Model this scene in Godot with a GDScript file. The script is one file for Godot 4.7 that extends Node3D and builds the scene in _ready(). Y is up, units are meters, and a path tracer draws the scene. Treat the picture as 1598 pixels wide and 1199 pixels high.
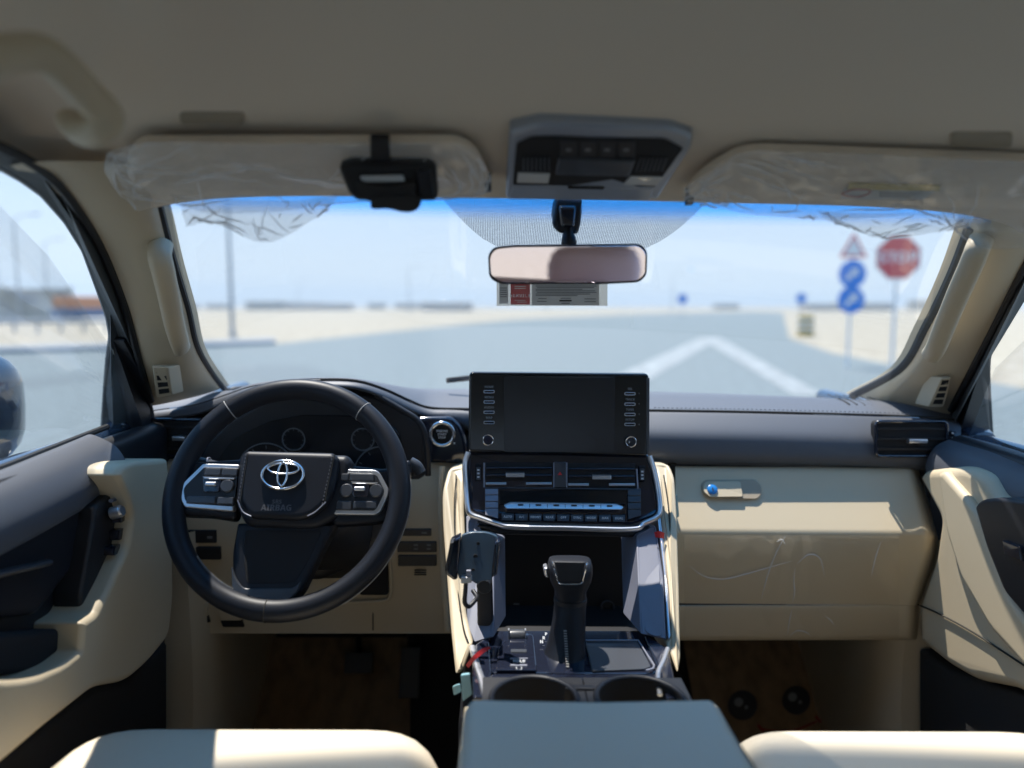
extends Node3D

# ---- the photograph's lens: pixels (1598 x 1199) become directions; distances come from the car's own sizes ----
const F := 1163.0
const CX := 799.0
const CY := 599.5
const EY := 1.60          # eye height above the road
const XC := -0.12         # the lens sits a little left of the car's centre line
var CAM: Transform3D      # camera with its small roll
var CAM0: Transform3D     # the same without roll, for the level world outside
var OUT: Transform3D      # the outside, level in the picture (the car itself leans by about a degree)
var used := {}
var M := {}
var rng := RandomNumberGenerator.new()
var nz := FastNoiseLite.new()

func _ready():
	rng.seed = 7
	nz.seed = 3
	nz.frequency = 1.0
	# ---------- camera ----------
	var roll := 0.0155
	var b0 := Basis(Vector3.UP, -0.0222) * Basis(Vector3.RIGHT, -0.1042)
	var b := b0 * Basis(Vector3.BACK, roll)
	CAM = Transform3D(b, Vector3(XC, EY, 0))
	CAM0 = Transform3D(b0, Vector3(XC, EY, 0))
	OUT = CAM * CAM0.affine_inverse()
	var cam := Camera3D.new()
	cam.name = "camera"
	cam.near = 0.05
	cam.far = 6000.0
	add_child(cam)
	cam.transform = CAM
	var at := CameraAttributesPhysical.new()
	at.frustum_focal_length = 12.0 * F / CY
	at.frustum_focus_distance = 1.25
	at.exposure_aperture = 1.4
	at.frustum_near = 0.05
	at.frustum_far = 6000.0
	cam.attributes = at
	cam.current = true
	# ---------- sky ----------
	var sky := ProceduralSkyMaterial.new()
	sky.sky_top_color = Color(0.30, 0.57, 0.82)
	sky.sky_horizon_color = Color(0.70, 0.735, 0.75)
	sky.sky_curve = 0.22
	sky.ground_horizon_color = Color(0.80, 0.79, 0.75)
	sky.ground_bottom_color = Color(0.66, 0.63, 0.57)
	sky.sun_angle_max = 12.0
	sky.sun_curve = 0.12
	var sk := Sky.new()
	sk.sky_material = sky
	var env := Environment.new()
	env.background_mode = Environment.BG_SKY
	env.sky = sk
	env.background_energy_multiplier = 1.0
	env.tonemap_mode = Environment.TONE_MAPPER_LINEAR
	env.tonemap_exposure = 2.0
	env.fog_enabled = true
	env.fog_density = 0.0009
	env.fog_light_color = Color(0.88, 0.93, 0.96)
	env.sdfgi_enabled = true
	env.ssao_enabled = true
	env.ssil_enabled = true
	var we := WorldEnvironment.new()
	we.name = "world_environment"
	we.environment = env
	add_child(we)
	# ---------- sun: high, ahead of the car, slightly from the driver's side ----------
	var el := deg_to_rad(70.0)
	var az := deg_to_rad(30.0)
	var sun := DirectionalLight3D.new()
	sun.name = "sun"
	sun.light_energy = 1.4
	sun.light_color = Color(1.0, 0.975, 0.935)
	sun.light_angular_distance = 0.5
	sun.shadow_enabled = true
	add_child(sun)
	var to_sun := Vector3(-sin(az) * cos(el), sin(el), -cos(az) * cos(el))
	sun.look_at_from_position(Vector3(0, 5, 0), Vector3(0, 5, 0) - to_sun, Vector3.FORWARD)
	materials()
	outside()
	cabin_shell()
	doors()
	dashboard()
	display_unit()
	centre_stack()
	console()
	steering()
	seats()
	overhead()
	small_things()

# ================= pixels to places =================
func ray(px: float, py: float) -> Vector3:
	return CAM.basis * Vector3((px - CX) / F, -(py - CY) / F, -1.0)
func P(px: float, py: float, d: float) -> Vector3:      # on the upright plane d metres ahead
	var r := ray(px, py)
	return CAM.origin + r * (d / -r.z)
func PX(px: float, py: float, x: float) -> Vector3:     # on the plane of a car side
	var r := ray(px, py)
	return CAM.origin + r * ((x - XC) / r.x)
func PY(px: float, py: float, y: float) -> Vector3:     # on a level plane, y measured from the eye
	var r := ray(px, py)
	return CAM.origin + r * (y / r.y)
func R(x: float, y: float, d: float) -> Vector3:        # car coordinates, y from the eye, d ahead
	return Vector3(x, EY + y, -d)
func G(px: float, py: float) -> Vector3:                # on the level ground outside (local to OUT)
	var r := CAM0.basis * Vector3((px - CX) / F, -(py - CY) / F, -1.0)
	return CAM0.origin + r * (EY / -r.y)
func screen_d(y: float, x: float) -> float:             # distance ahead of the windscreen at height y, side x
	return 1.063 + (0.144 - y) / 0.62 + 0.055 * (1.0 - (x / 0.72) * (x / 0.72))
func PW(px: float, py: float, inward := 0.0) -> Vector3: # on the windscreen
	var d := 1.2
	for i in 12:
		var p := P(px, py, d)
		d = lerpf(d, screen_d(p.y - EY, p.x), 0.6)
	return P(px, py, d - inward)
func pts(list: Array, d) -> Array:                      # pixel list -> points; d is a number, a Callable(px, py) or missing (third entry)
	var o := []
	for q in list:
		if d is Callable: o.append(P(q[0], q[1], d.call(q[0], q[1])))
		elif d == null: o.append(P(q[0], q[1], q[2]))
		else: o.append(P(q[0], q[1], d))
	return o
func ptx(list: Array, x: float) -> Array:
	var o := []
	for q in list: o.append(PX(q[0], q[1], x))
	return o
func pty(list: Array, y: float) -> Array:
	var o := []
	for q in list: o.append(PY(q[0], q[1], y))
	return o
func table(t: Array, v: float) -> float:                # piecewise linear lookup [[v, value], ...]
	if v <= t[0][0]: return t[0][1]
	for i in range(1, t.size()):
		if v <= t[i][0]:
			return lerpf(t[i - 1][1], t[i][1], (v - t[i - 1][0]) / (t[i][0] - t[i - 1][0]))
	return t[-1][1]
func rnd(list: Array, r: float, n := 4) -> Array:       # round the corners of a pixel polygon
	var o := []
	var c := list.size()
	for i in c:
		var a := Vector2(list[(i + c - 1) % c][0], list[(i + c - 1) % c][1])
		var p := Vector2(list[i][0], list[i][1])
		var b := Vector2(list[(i + 1) % c][0], list[(i + 1) % c][1])
		var ra: float = list[i][2] if list[i].size() > 2 else r
		ra = minf(ra, minf(a.distance_to(p), b.distance_to(p)) * 0.48)
		var s := p + (a - p).normalized() * ra
		var e := p + (b - p).normalized() * ra
		if ra < 0.01:
			o.append([p.x, p.y])
			continue
		for k in n + 1:
			var t := float(k) / n
			var q := s.lerp(p, t).lerp(p.lerp(e, t), t)
			o.append([q.x, q.y])
	return o
func box_px(x0, y0, x1, y1, r := 0.0) -> Array:
	return rnd([[x0, y0], [x1, y0], [x1, y1], [x0, y1]], r)
func smooth_px(list: Array, n := 5) -> Array:           # closed smooth outline through pixel points
	var o := []
	var c := list.size()
	for i in c:
		for k in n:
			var q := cat(vx(list[(i + c - 1) % c]), vx(list[i]), vx(list[(i + 1) % c]), vx(list[(i + 2) % c]), float(k) / n)
			o.append([q.x, q.y])
	return o
func vx(q) -> Vector3: return Vector3(q[0], q[1], 0)
func cat(a: Vector3, b: Vector3, c: Vector3, d: Vector3, t: float) -> Vector3:
	return 0.5 * ((2.0 * b) + (c - a) * t + (2.0 * a - 5.0 * b + 4.0 * c - d) * t * t + (3.0 * b - a - 3.0 * c + d) * t * t * t)
func curve(p: Array, n := 6, closed := false) -> Array:
	var o := []
	var c := p.size()
	for i in (c if closed else c - 1):
		var a = p[(i + c - 1) % c] if closed or i > 0 else p[0] * 2.0 - p[1]
		var d = p[(i + 2) % c] if closed or i + 2 < c else p[c - 1] * 2.0 - p[c - 2]
		for k in n: o.append(cat(a, p[i], p[(i + 1) % c], d, float(k) / n))
	if not closed: o.append(p[c - 1])
	return o

# ================= shapes: lists of triangles =================
func quad(o: PackedVector3Array, a, b, c, d):
	o.append(a); o.append(b); o.append(c); o.append(a); o.append(c); o.append(d)
func grid(rows: Array, wrap := false) -> PackedVector3Array:
	var o := PackedVector3Array()
	for i in rows.size() - 1:
		var p = rows[i]
		var q = rows[i + 1]
		var n: int = p.size()
		for j in (n if wrap else n - 1):
			var k := (j + 1) % n
			quad(o, p[j], p[k], q[k], q[j])
	return o
func patch(ctrl: Array, nu := 6, nv := 6) -> PackedVector3Array:   # smooth sheet through rows of points
	var fine := []
	for r in ctrl: fine.append(curve(r, nu))
	var cols: int = fine[0].size()
	var by_col := []
	for j in cols:
		var c := []
		for r in fine: c.append(r[j])
		by_col.append(curve(c, nv))
	var rows := []
	for i in by_col[0].size():
		var r := []
		for j in cols: r.append(by_col[j][i])
		rows.append(r)
	return grid(rows)
func fan(ring: Array, flip := false) -> PackedVector3Array:
	var o := PackedVector3Array()
	var c := Vector3.ZERO
	for p in ring: c += p
	c /= ring.size()
	for i in ring.size():
		var a = ring[i]
		var b = ring[(i + 1) % ring.size()]
		if flip: o.append(c); o.append(b); o.append(a)
		else: o.append(c); o.append(a); o.append(b)
	return o
func slab(outline: Array, off: Vector3, bev := 0.0, steps := 3, back_bev := 0.0) -> PackedVector3Array:
	# a plate whose face is the outline, seen against off; edges rounded by bev
	var o := PackedVector3Array()
	var n := -off.normalized()
	var u := n.cross(Vector3.UP if absf(n.y) < 0.9 else Vector3.BACK).normalized()
	var v := n.cross(u).normalized()
	var flat := PackedVector2Array()
	for p in outline: flat.append(Vector2(p.dot(u), p.dot(v)))
	var area := 0.0
	for i in flat.size():
		area += flat[i].cross(flat[(i + 1) % flat.size()])
	var ring := outline.duplicate()
	if area < 0.0:
		ring.reverse()
		flat.reverse()
	var c := ring.size()
	var inward := []
	for i in c:
		var e1 := (flat[i] - flat[(i + c - 1) % c]).normalized()
		var e2 := (flat[(i + 1) % c] - flat[i]).normalized()
		var m := (Vector2(-e1.y, e1.x) + Vector2(-e2.y, e2.x))
		var l := m.length()
		m = m.normalized() * minf(1.0 / maxf(l * 0.5, 0.35), 1.8) if l > 0.001 else Vector2(-e1.y, e1.x)
		inward.append(u * m.x + v * m.y)
	var rings := []
	var thick := off.length()
	if bev > 0.0:
		for k in steps + 1:
			var a := PI / 2 * k / steps
			rings.append(shifted(ring, inward, bev * (1.0 - sin(a)), n * -bev * (1.0 - cos(a)), n))
	else:
		rings.append(ring)
	if back_bev > 0.0:
		for k in steps + 1:
			var a := PI / 2 * k / steps
			rings.append(shifted(ring, inward, back_bev * (1.0 - cos(a)), n * -(thick - back_bev * (1.0 - sin(a))), n))
	else:
		rings.append(shifted(ring, inward, 0.0, off))
	o.append_array(grid(rings, true))
	for side in 2:
		var r: Array = rings[0] if side == 0 else rings[-1]
		var f := PackedVector2Array()
		var kept := []
		for p in r:
			var q := Vector2(p.dot(u), p.dot(v))
			if f.is_empty() or (f[-1].distance_to(q) > 1e-5 and f[0].distance_to(q) > 1e-5):
				f.append(q)
				kept.append(p)
		r = kept
		var ix := Geometry2D.triangulate_polygon(f)
		if ix.is_empty():
			o.append_array(fan(r, side == 1))
			continue
		for k in range(0, ix.size(), 3):
			var a: Vector3 = r[ix[k]]
			var b: Vector3 = r[ix[k + 1]]
			var d: Vector3 = r[ix[k + 2]]
			var facing := (d - a).cross(b - a).dot(n) > 0.0
			if facing == (side == 0): o.append(a); o.append(b); o.append(d)
			else: o.append(a); o.append(d); o.append(b)
	return o
func shifted(ring: Array, inward: Array, by: float, off: Vector3, n := Vector3.ZERO) -> Array:
	var r := []
	var c := ring.size()
	for i in c: r.append(ring[i] + inward[i] * by)
	if by > 0.0:                                   # edges that would turn round shrink to a point instead
		for turn in 40:
			var bad := false
			for i in c:
				var j := (i + 1) % c
				var e: Vector3 = ring[j] - ring[i]
				e -= n * e.dot(n)
				var g: Vector3 = r[j] - r[i]
				if g.dot(e) < -1e-10:
					var m: Vector3 = (r[i] + r[j]) * 0.5
					r[i] = m
					r[j] = m
					bad = true
			if not bad: break
	for i in c: r[i] += off
	return r
func tube(path: Array, rad, seg := 10, closed := false, flat := 1.0, upv := Vector3.ZERO) -> PackedVector3Array:
	var o := PackedVector3Array()
	var rows := []
	var c := path.size()
	var side := Vector3.ZERO
	for i in c:
		var a = path[(i + c - 1) % c] if closed or i > 0 else path[i]
		var b = path[(i + 1) % c] if closed or i < c - 1 else path[i]
		var t: Vector3 = (b - a).normalized()
		if side == Vector3.ZERO:
			side = t.cross(upv if upv != Vector3.ZERO else (Vector3.UP if absf(t.y) < 0.9 else Vector3.RIGHT)).normalized()
		if upv != Vector3.ZERO: side = t.cross(upv).normalized()
		side = (side - t * side.dot(t)).normalized()
		var w := t.cross(side).normalized()
		var r: float = rad[i] if rad is Array else rad
		var ring := []
		for k in seg:
			var g := TAU * k / seg
			ring.append(path[i] + side * cos(g) * r + w * sin(g) * r * flat)
		rows.append(ring)
	if closed: rows.append(rows[0])
	o.append_array(grid(rows, true))
	if not closed:
		o.append_array(fan(rows[0], true))
		o.append_array(fan(rows[-1]))
	return o
func circle(r: float, n := 32, ry := -1.0, from := 0.0, to := TAU) -> Array:
	var o := []
	var whole := absf(to - from - TAU) < 0.001
	for i in (n if whole else n + 1):
		var a := from + (to - from) * i / n
		o.append(Vector3(cos(a) * r, sin(a) * (r if ry < 0.0 else ry), 0))
	return o
func moved(list: Array, t: Transform3D) -> Array:
	var o := []
	for p in list: o.append(t * p)
	return o
func xf(t: Transform3D, tris: PackedVector3Array) -> PackedVector3Array:
	return t * tris
func lathe(prof: Array, n := 24, axis := Vector3.UP) -> PackedVector3Array:   # profile of [radius, height]
	var rows := []
	var q := Basis(Quaternion(Vector3.UP, axis)) if axis != Vector3.UP else Basis()
	for p in prof:
		var r := []
		for k in n:
			var a := TAU * k / n
			r.append(q * Vector3(cos(a) * p[0], p[1], sin(a) * p[0]))
		rows.append(r)
	return grid(rows, true)
func block(size: Vector3, r := 0.0, steps := 2) -> PackedVector3Array:
	var h := size * 0.5
	var rr := minf(r * 1.5, minf(h.x, h.y) * 0.9)
	var ol := []
	for q in rnd([[-h.x, h.y], [h.x, h.y], [h.x, -h.y], [-h.x, -h.y]], rr, 3) if r > 0.0 else [[-h.x, h.y], [h.x, h.y], [h.x, -h.y], [-h.x, -h.y]]:
		ol.append(Vector3(q[0], q[1], h.z))
	return slab(ol, Vector3(0, 0, -size.z), r, steps, r)
func at(p: Vector3, b := Basis()) -> Transform3D:
	return Transform3D(b, p)
func cat3(list: Array) -> PackedVector3Array:
	var o := PackedVector3Array()
	for t in list: o.append_array(t)
	return o

# ================= nodes =================
func mesh_of(tris: PackedVector3Array, crease := 38.0, uvf = null, colf = null, given := PackedVector3Array()) -> ArrayMesh:
	var nt := tris.size() / 3
	var fn := PackedVector3Array()
	fn.resize(nt)
	var near := {}
	var keys := []
	keys.resize(nt * 3)
	for i in nt:
		var a := tris[i * 3]
		fn[i] = (tris[i * 3 + 2] - a).cross(tris[i * 3 + 1] - a)
		for k in 3:
			var key := Vector3i((tris[i * 3 + k] * 20000.0).round())
			keys[i * 3 + k] = key
			if near.has(key): near[key].append(i)
			else: near[key] = [i]
	var nor := PackedVector3Array()
	nor.resize(nt * 3)
	var lim := cos(deg_to_rad(crease))
	for i in nt:
		var f := fn[i].normalized()
		for k in 3:
			var s := Vector3.ZERO
			for j in near[keys[i * 3 + k]]:
				if fn[j].normalized().dot(f) > lim: s += fn[j]
			nor[i * 3 + k] = s.normalized() if s.length() > 1e-14 else (f if f.length() > 0.5 else Vector3.UP)
	var arr := []
	arr.resize(Mesh.ARRAY_MAX)
	arr[Mesh.ARRAY_VERTEX] = tris
	arr[Mesh.ARRAY_NORMAL] = nor
	if uvf != null:
		var uv := PackedVector2Array()
		for p in (given if given.size() else tris): uv.append(uvf.call(p))
		arr[Mesh.ARRAY_TEX_UV] = uv
	if colf != null:
		var cl := PackedColorArray()
		for p in (given if given.size() else tris): cl.append(colf.call(p))
		arr[Mesh.ARRAY_COLOR] = cl
	var m := ArrayMesh.new()
	m.add_surface_from_arrays(Mesh.PRIMITIVE_TRIANGLES, arr)
	return m
func numbered(called: String) -> String:
	if not used.has(called):
		used[called] = 0
		return called
	used[called] += 1
	return "%s_%03d" % [called, used[called]]
func thing(called: String, label: String, category: String, where := Vector3.ZERO, group := "") -> Node3D:
	var o := Node3D.new()
	o.name = numbered(called)
	add_child(o)
	o.position = where
	tag(o, label, category, group)
	return o
func tag(o: Node3D, label: String, category: String, group := ""):
	o.set_meta("label", label)
	o.set_meta("category", category)
	if group: o.set_meta("group", group)
func part(parent: Node3D, called: String, tris: PackedVector3Array, m: Material, crease := 38.0, uvf = null, colf = null) -> MeshInstance3D:
	# tris are given in car coordinates; they are stored relative to the parent
	var o := MeshInstance3D.new()
	o.name = called
	o.mesh = mesh_of(inv_all(parent) * tris, crease, uvf, colf, tris)
	o.material_override = m
	parent.add_child(o, true)
	return o
func inv_all(p: Node) -> Transform3D:
	var t := Transform3D()
	while p is Node3D and p != self:
		t = (p as Node3D).transform * t
		p = p.get_parent()
	return t.affine_inverse()
func local_part(parent: Node3D, called: String, tris: PackedVector3Array, m: Material, crease := 38.0) -> MeshInstance3D:
	var o := MeshInstance3D.new()
	o.name = called
	o.mesh = mesh_of(tris, crease)
	o.material_override = m
	parent.add_child(o, true)
	return o
func lettering(parent: Node3D, called: String, words: String, t: Transform3D, height: float, m: Material, deep := 0.0006, face := "Droid Sans"):
	var tm := TextMesh.new()
	var f := SystemFont.new()
	f.font_names = PackedStringArray([face])
	f.font_weight = 700
	tm.font = f
	tm.text = words
	tm.font_size = 32
	tm.pixel_size = height / 24.0
	tm.depth = deep
	tm.curve_step = 2.0
	var o := MeshInstance3D.new()
	o.name = called
	o.mesh = tm
	o.material_override = m
	parent.add_child(o, true)
	o.transform = inv_all(parent) * t
	return o

# ================= materials =================
func mk(key: String, c: Color, rough := 0.5, o := {}) -> StandardMaterial3D:
	# c is a linear real-world base colour
	var m := StandardMaterial3D.new()
	m.resource_name = key
	m.albedo_color = Color(c.r, c.g, c.b).linear_to_srgb()
	m.roughness = rough
	m.metallic = o.get("metal", 0.0)
	m.metallic_specular = o.get("spec", 0.5)
	if o.has("bump"):
		m.heightmap_enabled = true
		m.heightmap_texture = o.bump
		m.heightmap_scale = o.get("bump_cm", 0.05)
		m.uv1_triplanar = true
		m.uv1_scale = Vector3.ONE * o.get("scale", 20.0)
	if o.has("tex"):
		m.albedo_texture = o.tex
		m.uv1_triplanar = true
		m.uv1_scale = Vector3.ONE * o.get("scale", 20.0)
	if o.has("coat"):
		m.clearcoat_enabled = true
		m.clearcoat = o.coat
		m.clearcoat_roughness = o.get("coat_rough", 0.05)
	if o.has("rim"):
		m.rim_enabled = true
		m.rim = o.rim
		m.rim_tint = 0.5
	if o.has("rough_tex"):
		m.roughness_texture = o.rough_tex
		m.uv1_triplanar = true
		m.uv1_scale = Vector3.ONE * o.get("scale", 20.0)
	M[key] = m
	return m
func noise_tex(freq: float, kind := FastNoiseLite.TYPE_SIMPLEX_SMOOTH, octaves := 3, size := 256, lo := Color.BLACK, hi := Color.WHITE, sd := 1) -> NoiseTexture2D:
	var n := FastNoiseLite.new()
	n.noise_type = kind
	n.frequency = freq
	n.fractal_octaves = octaves
	n.seed = sd
	var t := NoiseTexture2D.new()
	t.width = size
	t.height = size
	t.seamless = true
	t.noise = n
	var g := Gradient.new()
	g.set_color(0, lo)
	g.set_color(1, hi)
	t.color_ramp = g
	return t
func glass(key: String, c: Color, alpha: float, rough := 0.0) -> StandardMaterial3D:
	var m := mk(key, c, rough)
	m.transparency = BaseMaterial3D.TRANSPARENCY_ALPHA
	m.albedo_color.a = alpha
	return m
func materials():
	var grain := noise_tex(0.09, FastNoiseLite.TYPE_CELLULAR, 2, 256)
	var fuzz := noise_tex(0.25, FastNoiseLite.TYPE_SIMPLEX, 3, 256, Color.BLACK, Color.WHITE, 4)
	var wisp := noise_tex(0.012, FastNoiseLite.TYPE_SIMPLEX_SMOOTH, 4, 256, Color(0.9, 0.9, 0.9), Color(1, 1, 1), 9)
	var worn := noise_tex(0.02, FastNoiseLite.TYPE_SIMPLEX_SMOOTH, 4, 256, Color(0.72, 0.72, 0.72), Color(1, 1, 1), 12)
	var sandy := noise_tex(0.03, FastNoiseLite.TYPE_SIMPLEX_SMOOTH, 5, 512, Color(0.74, 0.72, 0.68), Color(1, 1, 1), 21)
	var tar := noise_tex(0.05, FastNoiseLite.TYPE_SIMPLEX_SMOOTH, 5, 512, Color(0.82, 0.82, 0.82), Color(1, 1, 1), 25)
	mk("beige", Color(0.57, 0.48, 0.335), 0.5, {"bump": grain, "bump_cm": 0.008, "scale": 30.0})
	mk("beige_hard", Color(0.54, 0.455, 0.32), 0.55, {"bump": grain, "bump_cm": 0.003, "scale": 34.0})
	mk("cream", Color(0.68, 0.60, 0.47), 0.5, {"bump": grain, "bump_cm": 0.005, "scale": 26.0})
	mk("lining", Color(0.72, 0.61, 0.48), 0.95, {"bump": fuzz, "bump_cm": 0.005, "scale": 24.0, "rim": 0.2})
	mk("mauve", Color(0.74, 0.58, 0.58), 0.7)
	mk("tan_cap", Color(0.36, 0.30, 0.22), 0.6)
	mk("dash", Color(0.048, 0.056, 0.074), 0.58, {"bump": grain, "bump_cm": 0.006, "scale": 30.0, "spec": 0.7, "rim": 0.5})
	mk("black", Color(0.012, 0.013, 0.017), 0.5, {"bump": grain, "bump_cm": 0.004, "scale": 30.0})
	mk("leather", Color(0.012, 0.014, 0.02), 0.46, {"bump": grain, "bump_cm": 0.006, "scale": 26.0, "spec": 0.38})
	mk("matte", Color(0.01, 0.01, 0.012), 0.85)
	mk("gloss", Color(0.012, 0.015, 0.028), 0.12, {"coat": 0.6})
	mk("screen", Color(0.008, 0.009, 0.010), 0.16)
	mk("panel_glass", Color(0.010, 0.012, 0.015), 0.22)
	mk("chrome", Color(0.75, 0.76, 0.78), 0.16, {"metal": 1.0})
	mk("silver", Color(0.62, 0.63, 0.66), 0.32, {"metal": 0.85})
	mk("satin", Color(0.24, 0.25, 0.30), 0.45, {"metal": 0.35})
	mk("lavender", Color(0.17, 0.18, 0.23), 0.55)
	mk("greyframe", Color(0.34, 0.37, 0.42), 0.34, {"metal": 0.55})
	mk("graykey", Color(0.05, 0.055, 0.065), 0.3)
	mk("print", Color(0.6, 0.62, 0.64), 0.6)
	mk("dimprint", Color(0.16, 0.17, 0.18), 0.6)
	mk("red", Color(0.55, 0.02, 0.025), 0.5)
	mk("redprint", Color(0.48, 0.012, 0.018), 0.5)
	mk("paper", Color(0.55, 0.58, 0.60), 0.7)
	mk("palepaper", Color(0.62, 0.68, 0.66), 0.7)
	mk("ink", Color(0.03, 0.03, 0.035), 0.7)
	mk("fineprint", Color(0.22, 0.24, 0.26), 0.7)
	mk("yellowprint", Color(0.52, 0.40, 0.08), 0.6)
	mk("kraft", Color(0.34, 0.22, 0.12), 0.85, {"bump": fuzz, "bump_cm": 0.05, "scale": 4.0, "tex": worn})
	mk("kraftred", Color(0.35, 0.03, 0.02), 0.8)
	mk("carpet", Color(0.022, 0.021, 0.021), 0.95, {"bump": fuzz, "bump_cm": 0.1, "scale": 14.0})
	mk("seal", Color(0.012, 0.013, 0.015), 0.55)
	mk("frame_grey", Color(0.05, 0.06, 0.068), 0.6)
	mk("cloth", Color(0.012, 0.012, 0.014), 0.8, {"rim": 0.3})
	mk("mirror", Color(0.90, 0.79, 0.81), 0.02, {"metal": 1.0})
	mk("blueplate", Color(0.05, 0.085, 0.125), 0.3)
	mk("navy", Color(0.018, 0.035, 0.07), 0.22, {"coat": 1.0})
	mk("bluelock", Color(0.02, 0.22, 0.62), 0.3)
	mk("cyanfilm", Color(0.30, 0.52, 0.58), 0.25)
	mk("stitch", Color(0.35, 0.34, 0.32), 0.8)
	mk("stitchdark", Color(0.10, 0.10, 0.11), 0.8)
	mk("seam", Color(0.03, 0.028, 0.024), 0.9)
	mk("lens", Color(0.55, 0.54, 0.52), 0.1)
	# outside
	mk("sand", Color(0.42, 0.385, 0.31), 0.95, {"tex": sandy, "scale": 0.09})
	mk("asphalt", Color(0.168, 0.207, 0.215), 0.9, {"tex": tar, "scale": 0.13})
	mk("oldasphalt", Color(0.145, 0.178, 0.188), 0.9, {"tex": tar, "scale": 0.2})
	mk("roadpaint", Color(0.33, 0.36, 0.36), 0.7, {"tex": worn, "scale": 0.35})
	mk("kerb", Color(0.22, 0.25, 0.28), 0.9)
	mk("whitewall", Color(0.50, 0.49, 0.45), 0.9, {"tex": worn, "scale": 0.05})
	mk("steel", Color(0.35, 0.38, 0.41), 0.5, {"metal": 0.4})
	mk("signred", Color(0.60, 0.09, 0.10), 0.5)
	mk("signblue", Color(0.012, 0.20, 0.66), 0.5)
	mk("signwhite", Color(0.72, 0.72, 0.72), 0.5)
	mk("hillfar", Color(0.46, 0.425, 0.385), 1.0)
	mk("orange", Color(0.52, 0.22, 0.10), 0.6)
	mk("truckblue", Color(0.06, 0.12, 0.24), 0.5)
	mk("tyre", Color(0.02, 0.02, 0.02), 0.9)
	mk("ochre", Color(0.42, 0.30, 0.06), 0.7)
	mk("greenbush", Color(0.07, 0.09, 0.05), 0.9)
	for k in ["paper", "palepaper", "redprint"]:
		M[k].backlight_enabled = true
		M[k].backlight = Color(0.75, 0.75, 0.75)
	# clear things
	glass("pane", Color(0.55, 0.75, 0.80), 0.03)
	glass("film", Color(0.82, 0.82, 0.81), 0.27, 0.12)
	var fold := mk("film_fold", Color(0.85, 0.85, 0.85), 0.35)
	fold.transparency = BaseMaterial3D.TRANSPARENCY_ALPHA
	fold.albedo_color.a = 0.62
	fold.backlight_enabled = true
	fold.backlight = Color(0.8, 0.8, 0.8)
	glass("clingfilm", Color(0.75, 0.75, 0.74), 0.03, 0.12)
	var tint := mk("tint", Color(1, 1, 1), 0.5)
	tint.transparency = BaseMaterial3D.TRANSPARENCY_ALPHA
	tint.vertex_color_use_as_albedo = true
	tint.backlight_enabled = true
	tint.backlight = Color(0.35, 0.85, 1.0)
	# ceramic dots on the screen glass round the mirror mount
	var im := Image.create(32, 32, false, Image.FORMAT_RGBA8)
	for y in 32:
		for x in 32:
			var dd := Vector2(x - 15.5, y - 15.5).length()
			im.set_pixel(x, y, Color(0.06, 0.07, 0.09, clampf(12.0 - dd, 0.0, 1.0)))
	var dots := mk("dots", Color(1, 1, 1), 0.6)
	dots.albedo_texture = ImageTexture.create_from_image(im)
	dots.transparency = BaseMaterial3D.TRANSPARENCY_ALPHA

# ================= the road and desert outside =================
func ext(called: String, label: String, category: String, pos: Vector3, group := "", turn := 0.0) -> Node3D:
	var o := thing(called, label, category, Vector3.ZERO, group)
	o.transform = OUT * Transform3D(Basis(Vector3.UP, turn), pos)
	return o
func sheet(called: String, outline: Array, y: float, m: Material, parent = null, thick := 0.0) -> MeshInstance3D:
	var f := PackedVector2Array()
	for p in outline: f.append(Vector2(p.x, p.z))
	var t := PackedVector3Array()
	if thick > 0.0:
		var o := []
		for p in outline: o.append(Vector3(p.x, y + thick, p.z))
		t = slab(o, Vector3(0, -thick, 0), 0.03, 2)
	else:
		var ix := Geometry2D.triangulate_polygon(f)
		for k in range(0, ix.size(), 3):
			var q := []
			for j in 3: q.append(Vector3(f[ix[k + j]].x, y, f[ix[k + j]].y))
			if (q[2] - q[0]).cross(q[1] - q[0]).y < 0.0: q.reverse()
			t.append_array(PackedVector3Array(q))
	var o2 := MeshInstance3D.new()
	o2.mesh = mesh_of(t)
	o2.material_override = m
	if parent == null:
		o2.name = numbered(called)
		o2.set_meta("kind", "structure")
		add_child(o2)
		o2.transform = OUT
	else:
		o2.name = called
		parent.add_child(o2, true)
	return o2
func gl(list: Array) -> Array:
	var o := []
	for q in list: o.append(G(q[0], q[1]))
	return o
func stripe(a, b, w0: float, w1: float) -> Array:
	var p := G(a[0], a[1])
	var q := G(b[0], b[1])
	var s := (q - p).cross(Vector3.UP).normalized()
	return [p - s * w0 * 0.5, q - s * w1 * 0.5, q + s * w1 * 0.5, p + s * w0 * 0.5]
func lamp_post(pos: Vector3, h: float, label: String, side: float):
	var o := ext("lamp_post", label, "lamp post", pos, "street lamps along the road")
	local_part(o, "pole", lathe([[0.17, 0.0], [0.17, 0.25], [0.12, 0.3], [0.06, h]], 12), M.steel)
	local_part(o, "arm", tube(curve([Vector3(0, h - 0.05, 0), Vector3(side * 0.7, h + 0.35, 0), Vector3(side * 1.8, h + 0.5, 0)], 5), 0.045, 8), M.steel)
	local_part(o, "lamp_head", xf(at(Vector3(side * 2.1, h + 0.5, 0)), block(Vector3(0.75, 0.14, 0.3), 0.04)), M.steel)
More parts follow.
